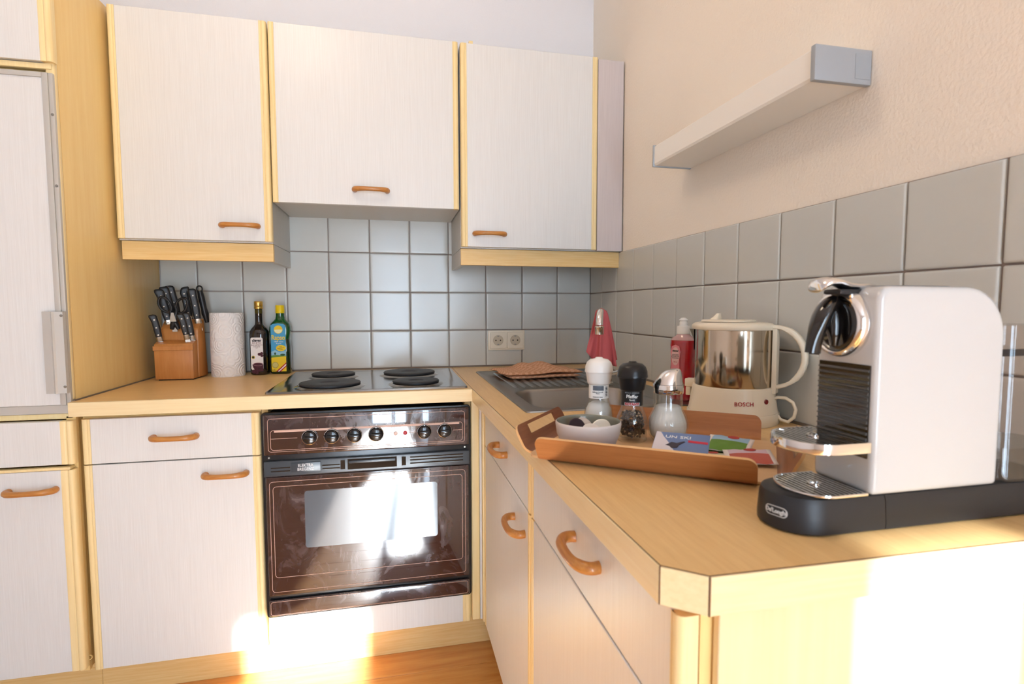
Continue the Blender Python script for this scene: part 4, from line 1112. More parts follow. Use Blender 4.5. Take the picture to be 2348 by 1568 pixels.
# ------------------------------------------------------------------ tray
m_ply = mat('tray_veneer', (188, 126, 74), 0.38, coat=0.15, grain=('x', (158, 98, 54), 120, 12, 0.3))
m_plyw = mat('tray_veneer_w', (150, 92, 56), 0.4, coat=0.1, grain=('y', (122, 70, 42), 160, 12, 0.3))
m_plye = mat('tray_edge', (226, 178, 122), 0.5)
TU = Vector((0.79795, -0.60272, 0)); TW = Vector((0.60272, 0.79795, 0)); TA = Vector((-0.5932, -1.4217, H))
tang = math.atan2(TU.y, TU.x)
TL, TWD = 0.306, 0.266
tr = thing('serving_tray', 'bent plywood tray with upturned sides and handle cut-outs', 'tray', tuple(TA + TU * (TL / 2) + TW * (TWD / 2)), tang)
def flap(nm, length, axis, sgn, out, hgt, base, m, hole=False, cr=0.014):
    """upturned side: profile bends from flat to leaning outwards; base = distance of bend start from the tray centre"""
    prof = []
    R_ = 0.018
    lean = math.radians(62)
    for k in range(7):
        a = lean * k / 6
        prof.append((base + R_ * math.sin(a), 0.0008 + R_ * (1 - math.cos(a))))
    e = prof[-1]; s = (hgt - e[1]) / math.sin(lean)
    N = 6
    for k in range(1, N + 1): prof.append((e[0] + s * k / N * math.cos(lean), e[1] + s * k / N * math.sin(lean)))
    tot = len(prof); t = 0.0042
    # columns along the length with rounded top corners
    hl = length / 2
    ends = [cr * (1 - math.cos(PI / 2 * i / 8)) for i in range(8)]
    cols = [-hl + q for q in ends] + [-hl + cr + (length - 2 * cr) * i / 24 for i in range(25)] + [hl - q for q in ends[::-1]]
    def prow(c):
        d = length / 2 - abs(c)
        lim = 1.0
        if d < cr: lim = 1 - (1 - math.sqrt(max(0, 1 - (1 - d / cr) ** 2))) * cr / (hgt)
        return lim
    front, back = [], []
    for c in cols:
        lim = prow(c)
        for i in range(tot):
            x = prof[i]
            if i > 6:
                f = (i - 6) / N; f = min(f, max(0.0, (lim * hgt - e[1]) / (hgt - e[1])))
                x = (e[0] + s * f * math.cos(lean), e[1] + s * f * math.sin(lean))
            nx, nz = (math.sin(min(lean, lean * min(i, 6) / 6)), -math.cos(min(lean, lean * min(i, 6) / 6)))
            front.append((c, x[0], x[1] + t)); back.append((c, x[0] + nx * t, x[1] + t + nz * t))
    fs = []
    nn = len(front)
    nc = 41
    def skip(ci, i):
        return hole and 12 <= ci <= 27 and 8 <= i <= 10
    for ci in range(nc - 1):
        for i in range(tot - 1):
            q = (ci * tot + i, (ci + 1) * tot + i, (ci + 1) * tot + i + 1, ci * tot + i + 1)
            if not skip(ci, i):
                fs.append(q); fs.append(tuple(nn + k for k in q[::-1]))
            if hole:
                for dc, di, (u, v) in ((1, 0, (1, 2)), (-1, 0, (3, 0)), (0, 1, (2, 3)), (0, -1, (0, 1))):
                    if not skip(ci, i) and 0 <= ci + dc < nc - 1 and 0 <= i + di < tot - 1 and skip(ci + dc, i + di):
                        fs.append((q[u], q[v], nn + q[v], nn + q[u]))
    rim = []
    for ci in range(nc - 1):
        rim.append((ci * tot + tot - 1, (ci + 1) * tot + tot - 1, nn + (ci + 1) * tot + tot - 1, nn + ci * tot + tot - 1))
    for i in range(tot - 1):
        rim.append((i, i + 1, nn + i + 1, nn + i)); k = (nc - 1) * tot
        rim.append((k + i, k + i + 1, nn + k + i + 1, nn + k + i))
    def P_(p):
        c, o, z = p
        return (c, sgn * o, z) if axis == 'x' else (sgn * o, c, z)
    vs = [P_(p) for p in front + back]
    ob = MB().add(vs, fs).build(nm, m, tr, ang=40)
    MB().add(vs, rim).build('pale_edge', m_plye, ob, ang=40)
    return ob
bs = [(x, yy, 0.0012) for x, yy in rrect(0.372, 0.262, 0.02, 5)]; bt = [(x, yy, 0.005) for x, yy in rrect(0.372, 0.262, 0.02, 5)]
m_tbase = mat('tray_base', (222, 184, 138), 0.42, grain=('x', (212, 170, 122), 90, 12, 0.3))
MB().loft([bs, bt]).build('base', m_tbase, tr)
flap('front_side', 0.322, 'x', -1, 0, 0.040, TWD / 2 - 0.004, m_ply)
flap('rear_side', 0.322, 'x', 1, 0, 0.040, TWD / 2 - 0.004, m_ply)
flap('end_side', 0.215, 'y', -1, 0, 0.040, 0.186, m_plyw, hole=True)
flap('end_side', 0.215, 'y', 1, 0, 0.040, 0.186, m_plyw, hole=True)
ZTR = H + 0.0052
def tray_pt(a, b, z=0.0): return TA + TU * a + TW * b + Vector((0, 0, ZTR - H + z))

# bowl with capsules
bwp = tray_pt(0.050, 0.068)
bw = thing('bowl', 'small glazed stoneware bowl holding coffee capsules', 'bowl', tuple(bwp))
m_bwo = mat('bowl_outside', (214, 200, 190), 0.35, spec=.5, bump=(60, .05)); m_bwi = mat('bowl_inside', (132, 132, 118), 0.2, coat=.4)
MB().lathe([(0, 0.0), (0.030, 0.0), (0.036, 0.003), (0.046, 0.014), (0.0525, 0.030), (0.0548, 0.046), (0.0545, 0.0495), (0.0532, 0.0508)], 56).build('outside', m_bwo, bw, ang=60)
MB().lathe([(0.0532, 0.0508), (0.0518, 0.0495), (0.0515, 0.045), (0.049, 0.030), (0.042, 0.016), (0.030, 0.009), (0, 0.008)], 56).build('glaze', m_bwi, bw, ang=60)
def capsule(label, off, tilt, axis, foil, body):
    t = thing('coffee_capsule', label, 'capsule', tuple(bwp + Vector(off)), 0, 'coffee capsules in the bowl')
    M = Matrix.Rotation(tilt, 4, axis)
    MB().lathe([(0, -.022), (.006, -.022), (.0100, -.019), (.0128, -.004), (.0140, -.0008), (.0140, 0)], 24, M).build('cup', mat('capsule_' + label.split()[0], body, .25, metal=.8), t, ang=50)
    MB().lathe([(.0140, -.0006), (.0166, -.0006), (.0168, .0002), (.0158, .0009), (.0140, .0004), (0, .0014)], 24, M).build('foil_lid', mat('foil_' + label.split()[0], foil, .3, metal=.35), t, ang=60)
    return t
capsule('black capsule tipped over against the bowl wall', (-0.016, 0.010, 0.037), 1.15, (1, .25, 0), (60, 48, 56), (36, 26, 40))
capsule('white capsule lying in front in the bowl', (0.002, -0.016, 0.037), .55, (1, .1, 0), (226, 220, 214), (220, 214, 206))
capsule('silver capsule leaning beside the white one in the bowl', (0.024, 0.004, 0.036), .9, (.8, -.6, 0), (206, 206, 198), (180, 182, 176))
capsule('copper capsule half hidden at the back of the bowl', (0.004, 0.026, 0.036), .9, (1, .5, 0), (226, 214, 204), (196, 130, 90))

# mills
def mill(name, label, pos, headm, content, rz, tall=1.0):
    t = thing(name, label, 'mill', tuple(pos), rz)
    s = tall
    MB().lathe([(0.022, 0.0), (0.0265, 0.0008), (0.0275, 0.004), (0.0262, 0.008), (0.0278, 0.020), (0.0285, 0.030), (0.0265, 0.043), (0.0215, 0.055), (0.0188, 0.062), (0.0186, 0.066), (0.0186, 0.092), (0.0175, 0.093), (0.0171, 0.064), (0.0200, 0.054), (0.0248, 0.042), (0.0268, 0.030), (0.0258, 0.018), (0.0240, 0.0075), (0, 0.0065)], 40).build('glass_jar', m_glass, t, ang=50)
    MB().lathe([(0.0196, 0.0905), (0.0215, 0.092), (0.0225, 0.094), (0.0245, 0.108), (0.0258, 0.114), (0.0272, 0.1145), (0.0275, 0.117), (0.0268, 0.119), (0.0265, 0.125), (0.0235, 0.133), (0.0175, 0.1385), (0.008, 0.1405), (0.0072, 0.1415), (0.006, 0.1428), (0, 0.1430)], 40).build('grinder_head', headm, t, ang=45)
    return t
m_bhead = mat('black_mill_head', (22, 22, 23), 0.3); m_whead = mat('white_mill_head', (240, 234, 226), 0.3)
pp = thing_pos = tray_pt(0.100, 0.170)
pm = mill('pepper_mill', 'glass pepper mill with black grinder head on the tray', pp, m_bhead, None, 0)
# peppercorns
mb = MB(); random.seed(3)
ico = []
bmx = bmesh.new(); bmesh.ops.create_icosphere(bmx, subdivisions=1, radius=1.0)
iv = [v.co.copy() for v in bmx.verts]; ifc = [tuple(v.index for v in f.verts) for f in bmx.faces]; bmx.free()
mbl = MB()
cnt = 0
while cnt < 700:
    a = random.random() * 2 * PI; z = random.uniform(0.0095, 0.052)
    rm = 0.0238 if z < 0.03 else 0.0238 - (z - .03) * .29
    rr_ = rm * math.sqrt(random.uniform(0.35, 1.0)) - .0015
    s = random.uniform(.0017, .0026)
    tgt = mbl if random.random() < .12 else mb
    tgt.add([(rr_ * math.cos(a) + v.x * s, rr_ * math.sin(a) + v.y * s, z + v.z * s) for v in iv], ifc)
    cnt += 1
tag(mb.build('peppercorns', mat('dark_peppercorn', (58, 40, 32), .6), pm, ang=180), kind='stuff')
tag(mbl.build('pale_peppercorns', mat('pale_peppercorn', (196, 160, 128), .6), pm, ang=180), kind='stuff')
camA = lambda p: math.atan2(CAM.y - p.y, CAM.x - p.x)
def round_label(parent, nm, r, z0, z1, ac, half, m, eps=.0004):
    n = 24; vs = []
    for i in range(n + 1):
        a = ac - half + 2 * half * i / n
        for z in (z0, z1): vs.append(((r + eps) * math.cos(a), (r + eps) * math.sin(a), z))
    return MB().add(vs, [(2 * i, 2 * i + 2, 2 * i + 3, 2 * i + 1) for i in range(n)]).build(nm, m, parent, ang=180)
def round_text(parent, nm, s, size, m, r, z, ac, off=0.0, **kw):
    a = ac + off / r
    M = face_M(((r) * math.cos(a), (r) * math.sin(a), z), (-math.sin(a), math.cos(a), 0), (0, 0, 1))
    return text(nm, s, size, m, parent, M, bend=r, **kw)
a = camA(pp)
lb = round_label(pm, 'label', .0188, .0645, .0905, a, 2.4, mat('black_label', (24, 24, 25), .4))
round_text(lb, 'lettering', 'Pfeffer', .0082, m_wht, .0194, .0815, a, bold=.0001); round_text(lb, 'lettering', 'bunt', .0050, m_wht, .0194, .0755, a)
round_text(lb, 'lettering', 'MÜHLE GRINDER', .0030, mat('grey_print', (150, 150, 150), .5), .0194, .0880, a, space=1.2)
lo = round_label(lb, 'logo_field', .0195, .0653, .0708, a, .72, mat('logo_grey', (206, 206, 202), .4))
round_text(lo, 'brand_lettering', 'KOTÁNYI', .0058, m_red, .0201, .0681, a, bold=.0003)
sp_ = tray_pt(0.022, 0.225)
sm = mill('salt_mill', 'glass salt mill with white grinder head behind the bowl', sp_, m_whead, None, 0)
tag(MB().lathe([(0, .0075), (.0235, .008), (.0252, .018), (.0262, .030), (.0242, .042), (.0195, .052), (.013, .056), (0, .058)], 32).build('salt', mat('salt_grains', (246, 244, 242), .9, bump=(1200, .6)), sm, ang=60), kind='stuff')
a = camA(sp_)
lb = round_label(sm, 'label', .0188, .0640, .0900, a, 1.5, m_wht)
f = round_label(lb, 'grey_field', .0193, .0800, .0890, a - .05, .55, mat('slate_print', (92, 98, 106), .5))
round_text(lb, 'lettering', 'jodiertes Meersalz\nMühle', .0028, m_ink, .0195, .0755, a - .1); round_text(lb, 'lettering', 'mindestens haltbar', .0026, m_ink, .0195, .0675, a - .1)
mb = MB()
for k in range(7):
    a2 = a + .85; z = .0690 + k * .0028
    for da in (0,):
        p0 = Vector((.0194 * math.cos(a2), .0194 * math.sin(a2), z)); tg = Vector((-math.sin(a2), math.cos(a2), 0))
        q = [p0 - tg * .0028, p0 + tg * .0028]
        mb.add([tuple(q[0]), tuple(q[1]), tuple(q[1] + Vector((0, 0, .0012 + .0004 * (k % 3)))), tuple(q[0] + Vector((0, 0, .0012 + .0004 * (k % 3))))], [(0, 1, 2, 3)])
mb.build('barcode', m_ink, lb, smooth=False)

# sugar dispenser
su = tray_pt(0.160, 0.192)
sg = thing('sugar_dispenser', 'ribbed glass sugar dispenser with slanted chrome spout', 'sugar pourer', tuple(su), 0)
outer = [(0.018, 0.0), (0.026, 0.001), (0.033, 0.010), (0.0362, 0.024), (0.0355, 0.036), (0.030, 0.049), (0.0262, 0.056), (0.0255, 0.060), (0.0258, 0.088)]
inner = [(0.0235, 0.088), (0.0232, 0.060), (0.0242, 0.056), (0.028, 0.048), (0.0332, 0.036), (0.0338, 0.024), (0.0305, 0.011), (0.024, 0.005), (0, 0.004)]
MB().lathe([(0, 0.0)] + outer, 96, flute=-0.035).lathe(inner, 48).build('ribbed_glass', m_glass, sg, ang=30)
tag(MB().lathe([(0, .0045), (.0235, .0055), (.0300, .0113), (.0333, .024), (.0327, .036), (.0275, .048), (.0236, .056), (.0226, .062), (.020, .064), (0, .068)], 40).build('sugar', mat('sugar_grains', (254, 250, 246), .9, bump=(1400, .5)), sg, ang=60), kind='stuff')
MB().lathe([(.0262, .0865), (.0268, .0875), (.0268, .101), (.0262, .1025), (.0245, .1030), (0, .1030)], 48).build('screw_collar', m_chrome, sg, ang=40)
a = camA(su)
rt = Vector((-math.sin(a), math.cos(a), 0))
CH = []
for k in range(9):
    t = k / 8
    z = .1031 + .0265 * math.sin(t * PI / 2)
    r = .0238 * (1 - t) ** .62 + .0022
    sh = .012 * t ** 1.3
    CH.append([(rt.x * sh + r * math.cos(2 * PI * i / 32), rt.y * sh + r * math.sin(2 * PI * i / 32), z + .0008 * math.cos(2 * PI * i / 32) * t) for i in range(32)])
MB().loft(CH).build('pouring_spout', m_chrome, sg, ang=50)

# leaflets and tea bags on the tray
def leaf(nm, label, cat, a, b, rot, w, h, m, z, tilt=0.0, group=None):
    t = thing(nm, label, cat, tuple(tray_pt(a, b, z)), tang + rot, group)
    return t
lf = leaf('leaflet', 'blue brochure lettered UN SKI lying over the tray front', 'leaflet', 0.204, 0.044, math.radians(2), .1, .06, None, 0.0290)
MT = Matrix.Rotation(math.radians(17), 4, 'X')
card = MB().box(-.041, .041, -.036, .036, 0, .0012, MT).build('card', mat('blue_leaflet', (106, 128, 172), .3), lf, smooth=False)
flat_poly(card, 'snow_print', [(-.0405, -.0355), (.004, -.0355), (-.008, -.018), (-.018, .004), (-.028, .022), (-.034, .0355), (-.0405, .0355)], MT @ Matrix.Translation((0, 0, .0012)), mat('snow_print', (222, 214, 218), .35))
text('lettering', 'UN SKI', .0105, m_wht, card, MT @ Matrix.Translation((-.006, .022, .0014)), sx=1.2)
flat_poly(card, 'red_print', [(.010, .015), (.039, .013), (.039, .007), (.010, .009)], MT @ Matrix.Translation((0, 0, .0014)), mat('leaflet_red', (206, 40, 64), .35))
flat_poly(card, 'skier_print', [(-.030, -.004), (-.022, .006), (-.014, .004), (-.004, .011), (-.002, .009), (-.010, -.001), (-.012, -.010), (-.020, -.012), (-.024, -.006)], MT @ Matrix.Translation((.008, 0, .0015)), mat('skier_print', (50, 44, 60), .4))
lf2 = leaf('leaflet', 'dark blue card half hidden behind the tray front beside the pepper mill', 'leaflet', 0.108, 0.060, math.radians(6), .1, .06, None, 0.0030)
MT2 = Matrix.Rotation(math.radians(-4), 4, 'X')
card = MB().box(-.045, .040, -.034, .028, 0, .0012, MT2).build('card', mat('navy_leaflet', (62, 86, 138), .3), lf2, smooth=False)
flat_poly(card, 'red_print', [(.022, .027), (.039, .027), (.039, .019), (.022, .019)], MT2 @ Matrix.Translation((0, 0, .0013)), mat('leaflet_red', (206, 40, 64), .35))
def teabag(label, a, b, rot, z, tilt, sky, low, scn):
    t = thing('tea_bag_sachet', label, 'tea bag', tuple(tray_pt(a, b, z)), tang + rot, 'tea bag sachets on the tray')
    M = Matrix.Rotation(tilt[0], 4, 'X') @ Matrix.Rotation(tilt[1], 4, 'Y')
    def pad(x0, x1, y0, y1, nm, m, par, lift=0.0):
        nx, ny = 12, 8; vs = []
        for i in range(nx + 1):
            for j in range(ny + 1):
                x, yy = x0 + (x1 - x0) * i / nx, y0 + (y1 - y0) * j / ny
                u, v = x / .036, yy / .030
                bl = .0035 * max(0, 1 - abs(u) ** 3) * max(0, 1 - abs(v) ** 3) + .0006 * math.sin(x * 260) * math.cos(yy * 210)
                vs.append((x, yy, bl + lift))
        n1 = ny + 1
        fs = [(i * n1 + j, (i + 1) * n1 + j, (i + 1) * n1 + j + 1, i * n1 + j + 1) for i in range(nx) for j in range(ny)]
        vs2 = [(x, yy, -zz * .6 - .0004) for x, yy, zz in vs] if nm == 'paper' else []
        if vs2:
            o = len(vs); fs += [tuple(o + k for k in f[::-1]) for f in fs[:]]
            per = [i * n1 for i in range(nx + 1)]
            for i in range(nx):
                fs.append((i * n1, (i + 1) * n1, o + (i + 1) * n1, o + i * n1)); fs.append((i * n1 + ny, (i + 1) * n1 + ny, o + (i + 1) * n1 + ny, o + i * n1 + ny))
            for j in range(ny):
                fs.append((j, j + 1, o + j + 1, o + j)); fs.append((nx * n1 + j, nx * n1 + j + 1, o + nx * n1 + j + 1, o + nx * n1 + j))
        return MB().add(vs + vs2, fs, M).build(nm, m, par, ang=180)
    base = pad(-.036, .036, -.030, .030, 'paper', mat('sachet_paper', (236, 226, 220), .5), t)
    pad(-.029, .029, -.0295, .0295, 'sky_print', mat('sachet_' + scn + '_a', sky, .45), base, .0003)
    pad(-.029, .029, -.0295, .006, 'field_print', mat('sachet_' + scn + '_b', low, .45), base, .0006)
    flat_poly(base, 'logo_print', circ(.0095, 20, .004, .021, .0055), M @ Matrix.Translation((0, 0, .0032)), mat('logo_red', (170, 44, 44), .45))
    return t
teabag('green tea sachet lying underneath, close to the sugar dispenser', 0.232, 0.150, math.radians(4), .0060, (.10, .04), (150, 186, 214), (70, 112, 44), 'tea1')
teabag('green tea sachet lying on top, red oval logo in full view', 0.266, 0.150, math.radians(-8), .0135, (.20, .02), (150, 186, 214), (96, 138, 50), 'tea2')
teabag('pink fruit tea sachet at the tray corner by the coffee machine', 0.300, 0.100, math.radians(12), .0085, (.12, -.05), (216, 190, 204), (190, 90, 74), 'tea3')
teabag('pale tea sachet almost hidden under the other sachets', 0.246, 0.085, math.radians(14), .0040, (.02, .0), (206, 200, 176), (170, 176, 130), 'tea4')
# ------------------------------------------------------------------ capsule coffee machine
m_cmw = mat('machine_white', (204, 204, 203), 0.1, spec=0.6, coat=0.6)
m_cmb = mat('machine_matt_black', (36, 37, 40), 0.42, spec=0.5)
m_cmg = mat('machine_gloss_black', (16, 14, 14), 0.08, spec=0.6, coat=0.5)
CO = Vector((-0.32, -1.7385, H))
cm = thing('coffee_machine', 'white capsule coffee machine with chrome lever on a black base', 'coffee machine', tuple(CO))
def W(x, y, z): return (x - CO.x, y - CO.y, z - CO.z)
def WB(x0, x1, y0, y1, z0, z1): return (x0 - CO.x, x1 - CO.x, y0 - CO.y, y1 - CO.y, z0 - CO.z, z1 - CO.z)
# base
def base_outline(grow, xr):
    pts = []
    cx, r = -0.378, 0.0445 + grow
    for k in range(25):
        a = math.radians(90 + 180 * k / 24)
        pts.append((cx + r * math.cos(a) * 1.0, -1.7350 + r * math.sin(a)))
    return pts + [(xr, -1.7350 - r), (xr, -1.7350 + r)]
rings = [[W(x, yy, z) for x, yy in base_outline(g, -0.3065)] for g, z in ((-.003, H + .0005), (.0005, H + .003), (.0008, H + .010), (-.001, H + .034), (-.003, H + .0395), (-.006, H + .041))]
bfront = MB().loft(rings).build('front_base', m_cmb, cm, ang=35)
br = [(x, yy) for x, yy in ((-0.3055, -1.7895), (-0.030, -1.7895), (-0.030, -1.6875), (-0.3055, -1.6875))]
def rr4(g): return [(-0.3055, -1.7795 - g), (-0.030 + g, -1.7795 - g), (-0.030 + g, -1.6905 + g), (-0.3055, -1.6905 + g)]
MB().loft([[W(x, yy, z) for x, yy in rr4(g)] for g, z in ((-.003, H + .0005), (.0005, H + .003), (.0008, H + .010), (-.001, H + .034), (-.003, H + .0395), (-.006, H + .041))]).build('rear_base', m_cmb, cm, ang=35)
# drip tray grid
def grid(nm, par, xf, xb, yc, hw, z, th, nb, rim_m, hole=True, endr=None):
    """rounded-front chrome grid: bars run across the machine"""
    root = MB()
    endr = endr or hw
    out, inn_ = [], []
    N = 24
    for k in range(N + 1):
        a = PI / 2 + PI * k / N
        out.append((xf + endr + endr * math.cos(a), yc + hw * math.sin(a))); inn_.append((xf + endr + (endr - .003) * math.cos(a), yc + (hw - .003) * math.sin(a)))
    out = [(xb, yc + hw)] + out + [(xb, yc - hw)]; inn_ = [(xb, yc + hw - .003)] + inn_ + [(xb, yc - hw + .003)]
    n = len(out); vs = []
    for zz in (z - th, z):
        vs += [W(x, yy, zz) for x, yy in out] + [W(x, yy, zz) for x, yy in inn_]
    fs = []
    for i in range(n - 1):
        fs += [(i, i + 1, 2 * n + i + 1, 2 * n + i), (n + i + 1, n + i, 3 * n + i, 3 * n + i + 1), (2 * n + i, 2 * n + i + 1, 3 * n + i + 1, 3 * n + i), (i + 1, i, n + i, n + i + 1)]
    fs += [(0, 2 * n, 3 * n, n), (n - 1, 2 * n - 1, 4 * n - 1, 3 * n - 1)]
    r = root.add(vs, fs).build(nm, rim_m, par, bevel=0.0012, seg=2, ang=50)
    for k in range(nb):
        x = xb - (xb - xf - .004) * (k + .5) / nb
        d = xf + endr - x
        half = hw - .003 if d <= 0 else (hw - .003) * math.sqrt(max(0.02, 1 - (d / (endr - .002)) ** 2))
        MB().box(*WB(x - .0015, x + .0015, yc - half, yc + half, z - .0012, z - .0006)).build('bar', m_chrome, r, smooth=False)
    if hole:
        MB().lathe([(.0075, -.001), (.0075, .0012), (.0045, .0012), (.0045, -.001), (.0075, -.001)], 20, Matrix.Translation(W((xf + xb) / 2 + .004, yc, z))).build('drain_ring', m_chrome, r)
    return r
MB().loft([[W(x, yy, z) for x, yy in [(-0.331, -1.7385 + .041)] + [(-.369 + .032 * math.cos(PI / 2 + PI * k / 20), -1.7385 + .041 * math.sin(PI / 2 + PI * k / 20)) for k in range(21)] + [(-0.331, -1.7385 - .041)]] for z in (H + .0411, H + .0416)]).build('drip_well', m_dark, cm, smooth=False)
grid('drip_grid', cm, -0.404, -0.331, -1.7385, 0.0425, H + .0450, .0033, 12, m_chrome, endr=.034)
# body shell
prof = [(-0.328, H + .0412)]
for k in range(7):
    a = PI - PI / 2 * k / 6; prof.append((-0.328 + .016 + .016 * math.cos(a), 1.117 - .016 + .016 * math.sin(a)))
for k in range(11):
    a = PI / 2 - PI / 2 * k / 10; prof.append((-0.1545 - .056 + .056 * math.cos(a), 1.117 - .056 + .056 * math.sin(a)))
prof += [(-0.1545, H + .0412)]
mb = MB().prism([(x - CO.x, z - CO.z) for x, z in prof], 'y', -1.782 - CO.y, -1.695 - CO.y)
mb.build('body_shell', m_cmw, cm, bevel=0.0075, seg=4, ang=50)
# vent grille with slats
gr = MB().box(*WB(-0.3292, -0.3278, -1.7745, -1.7005, 0.9300, 1.0320)).build('grille_recess', m_cmg, cm, bevel=.0006, seg=1)
for k in range(15):
    z = 1.0270 - k * .0062
    MB().prism([(-0.3292 - CO.x, z - CO.z), (-0.3312 - CO.x, z - .0012 - CO.z), (-0.3312 - CO.x, z - .0022 - CO.z), (-0.3292 - CO.x, z - .0032 - CO.z)], 'y', -1.7735 - CO.y, -1.7015 - CO.y).build('slat', mat('slat_grey', (84, 82, 80), .35), gr, smooth=False)
# cup shelf
MB().loft([[W(x, yy, z) for x, yy in [(-0.3314, -1.7385 + .0425)] + [(-.372 + .037 * math.cos(PI / 2 + PI * k / 24), -1.7385 + .0425 * math.sin(PI / 2 + PI * k / 24)) for k in range(25)] + [(-0.3314, -1.7385 - .0425)]] for z in (.9385, .9400)]).build('shelf_floor', m_cmb, cm, smooth=False)
grid('cup_shelf', cm, -0.410, -0.3315, -1.7385, 0.0440, .9505, .0118, 12, m_chrome, endr=.038)
# brewing head
RC = W(-0.3278, -1.7335, 1.0760)
MX = Matrix.Translation(RC) @ Matrix.Rotation(-PI / 2, 4, 'Y')      # local z -> -x
MB().lathe([(.0385, 0), (.0385, .003), (.0372, .0085), (.0350, .0120), (.0325, .0128), (.0312, .0115), (.0306, .0090)], 56, MX).build('chrome_ring', m_chrome, cm, ang=60)
MB().lathe([(.0308, .0088), (.0306, .0095), (.0240, .0112), (0, .0120)], 56, MX).build('head_disc', m_cmg, cm, ang=60)
sec = []
for k in range(15):
    t = k / 14
    a = t * math.radians(78)
    x = -0.3395 - .0285 * math.sin(a); z = 1.101 - .006 * t - .052 * (1 - math.cos(a)) / (1 - math.cos(math.radians(78)))
    wy, wx = .0075 + .0045 * math.sin(PI * min(1, t * 1.2)) - .002 * max(0, t - .85) * 4, .008 + .0015 * t
    tx, tz = -math.cos(a) * .6, -math.sin(a) - .3
    ln = math.hypot(tx, tz); nx, nz = -tz / ln, tx / ln
    sec.append([W(x + nx * wx * math.sin(2 * PI * i / 16), -1.7335 + wy * math.cos(2 * PI * i / 16), z + nz * wx * math.sin(2 * PI * i / 16)) for i in range(16)])
MB().loft(sec).build('coffee_spout', m_cmg, cm, ang=60)
MB().tube([W(-0.3395, -1.7335, 1.103), W(-0.341, -1.7335, 1.075), W(-.339, -1.7335, 1.051)], [.002, .0095, .004], 12).build('spout_root', m_cmg, cm, ang=60)
# lever
lev = []
path = [(-.2950, 1.1180, .006, .0030), (-.310, 1.1185, .010, .0036), (-.325, 1.1178, .0145, .0040), (-.338, 1.1192, .0165, .0042), (-.350, 1.1222, .0170, .0046), (-.360, 1.1225, .0165, .0056), (-.367, 1.1195, .0150, .0062), (-.3705, 1.1155, .0120, .0050)]
for i, (x, z, wy, th) in enumerate(path):
    lev.append([W(x, -1.7385 + wy * math.cos(2 * PI * k / 20), z + th * math.sin(2 * PI * k / 20)) for k in range(20)])
MB().loft(lev).build('lever', m_chrome, cm, ang=60)
MB().box(*WB(-0.3500, -0.300, -1.7515, -1.7255, 1.1085, 1.1145)).build('lever_hinge', m_cmb, cm, bevel=.003)
MB().loft([[W(x, yy, z) for x, yy in rrect(.105, .044, .02, 6, -0.2500, -1.7385)] for z in (1.1170, 1.1186)]).build('top_inlay', mat('grey_inlay', (120, 122, 124), .3), cm, bevel=.0006)
for yy in (-1.7760, -1.7010):
    s = -1 if yy < -1.74 else 1
    M = Matrix.Translation(W(-0.3075, yy - .001 * (1 if s < 0 else -1), 1.1115)) @ Matrix.Rotation(math.radians(48 * -s), 4, 'X')
    MB().lathe([(0, .0009), (.0040, .0007), (.0048, 0), (.0048, -.002)], 20, M, sx=1.35).build('button', m_cmb, cm)
# logo plate on the rounded nose
ac = math.radians(198)
nv = Vector((math.cos(ac), math.sin(ac), 0)); rt = Vector((-math.sin(ac), math.cos(ac), 0))
pl_ = MB()
N = 16; half = .26
R0 = 0.0450
pts = rrect(.0270, .0110, .0054, 5)
mw = m_wht
def nose(p, dr):
    a = ac + p[0] / R0
    return W(-0.378 + (R0 + dr) * math.cos(a), -1.7350 + (R0 + dr) * math.sin(a), H + .0215 + p[1])
vs = [nose(p, .0006) for p in pts] + [nose((p[0] * .93, p[1] * .84), .0006) for p in pts]
n = len(pts)
lg = MB().add(vs, [(i, (i + 1) % n, n + (i + 1) % n, n + i) for i in range(n)]).build('logo_frame', mat('silver_print', (206, 206, 204), .3), bfront, smooth=False)
o = text('brand_lettering', "De'Longhi", .0066, mat('silver_print', (206, 206, 204), .3), bfront, Matrix.Identity(4), bold=.0002)
for v in o.data.vertices:
    v.co = Vector(nose((v.co.x * .92, v.co.y), .0007 + v.co.z))
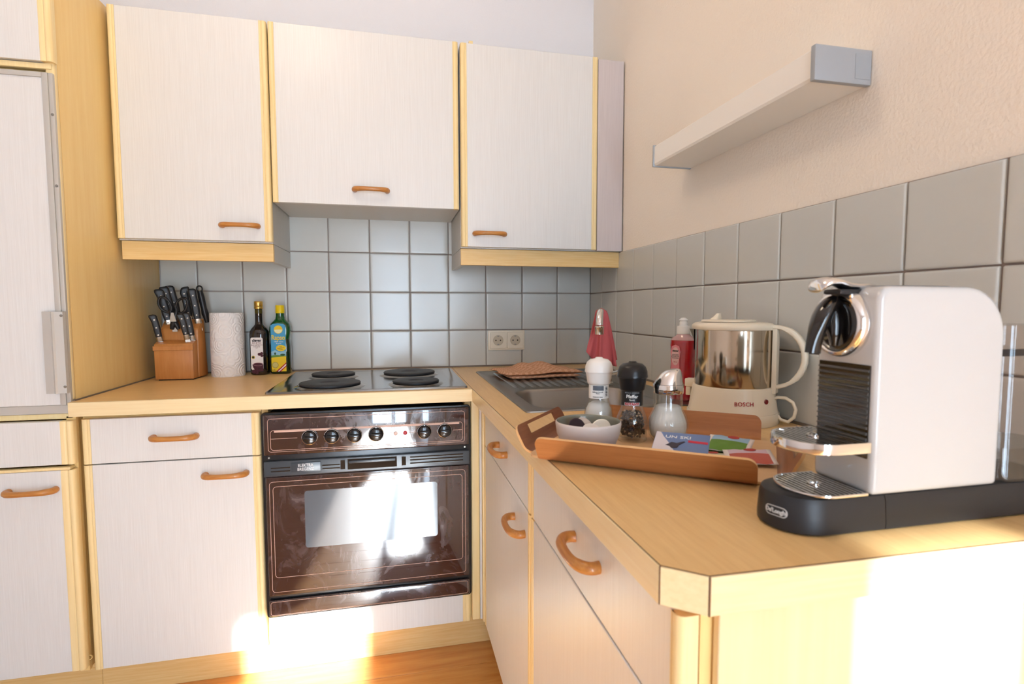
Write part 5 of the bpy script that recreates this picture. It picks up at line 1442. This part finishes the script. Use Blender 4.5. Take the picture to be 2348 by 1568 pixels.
# water tank
m_tank = None
def thin_glass(name, tint, refl=0.10, rough=0.0):
    m = bpy.data.materials.new(name); m.use_nodes = True
    n = m.node_tree; n.nodes.remove(n.nodes['Principled BSDF'])
    t = n.nodes.new('ShaderNodeBsdfTransparent'); g = n.nodes.new('ShaderNodeBsdfGlossy'); mx = n.nodes.new('ShaderNodeMixShader'); fr = n.nodes.new('ShaderNodeLayerWeight')
    t.inputs['Color'].default_value = lin(tint); g.inputs['Roughness'].default_value = rough; fr.inputs['Blend'].default_value = 0.5
    pw_ = n.nodes.new('ShaderNodeMath'); pw_.operation = 'POWER'; pw_.inputs[1].default_value = 4.0
    ad = n.nodes.new('ShaderNodeMath'); ad.operation = 'MULTIPLY_ADD'; ad.inputs[1].default_value = 0.8; ad.inputs[2].default_value = 0.03 + refl * .1
    n.links.new(fr.outputs['Facing'], pw_.inputs[0]); n.links.new(pw_.outputs[0], ad.inputs[0]); n.links.new(ad.outputs[0], mx.inputs['Fac'])
    n.links.new(t.outputs[0], mx.inputs[1]); n.links.new(g.outputs[0], mx.inputs[2]); n.links.new(mx.outputs[0], n.nodes['Material Output'].inputs['Surface'])
    return m
m_tank = thin_glass('tank_plastic', (246, 242, 240), .15)
tk = MB()
rings = [[W(x, yy, z) for x, yy in rrect(.118, .084, .030, 6, -0.0915, -1.7385)] for z in (.8925, .896, 1.066, 1.0735)]
tk.loft(rings)
wt = tk.build('water_tank', m_tank, cm, ang=40)
MB().loft([[W(x, yy, z) for x, yy in rrect(.110, .076, .026, 6, -0.0915, -1.7385)] for z in (.8935, .930)]).build('water', thin_glass('tank_water', (226, 228, 228), .2), wt, ang=40)
MB().box(*WB(-0.145, -0.040, -1.7395, -1.7375, 1.034, 1.0430)).build('tank_rib', m_cmb, wt, bevel=.0008, seg=1)
for o_ in list(bpy.data.objects):
    if o_.type == 'MESH' and o_.name.startswith(('glass_jar', 'ribbed_glass')):
        o_.data.materials[0] = MATS.setdefault('jar_glass', None) or thin_glass('jar_glass', (254, 255, 254), .3)
        MATS['jar_glass'] = o_.data.materials[0]
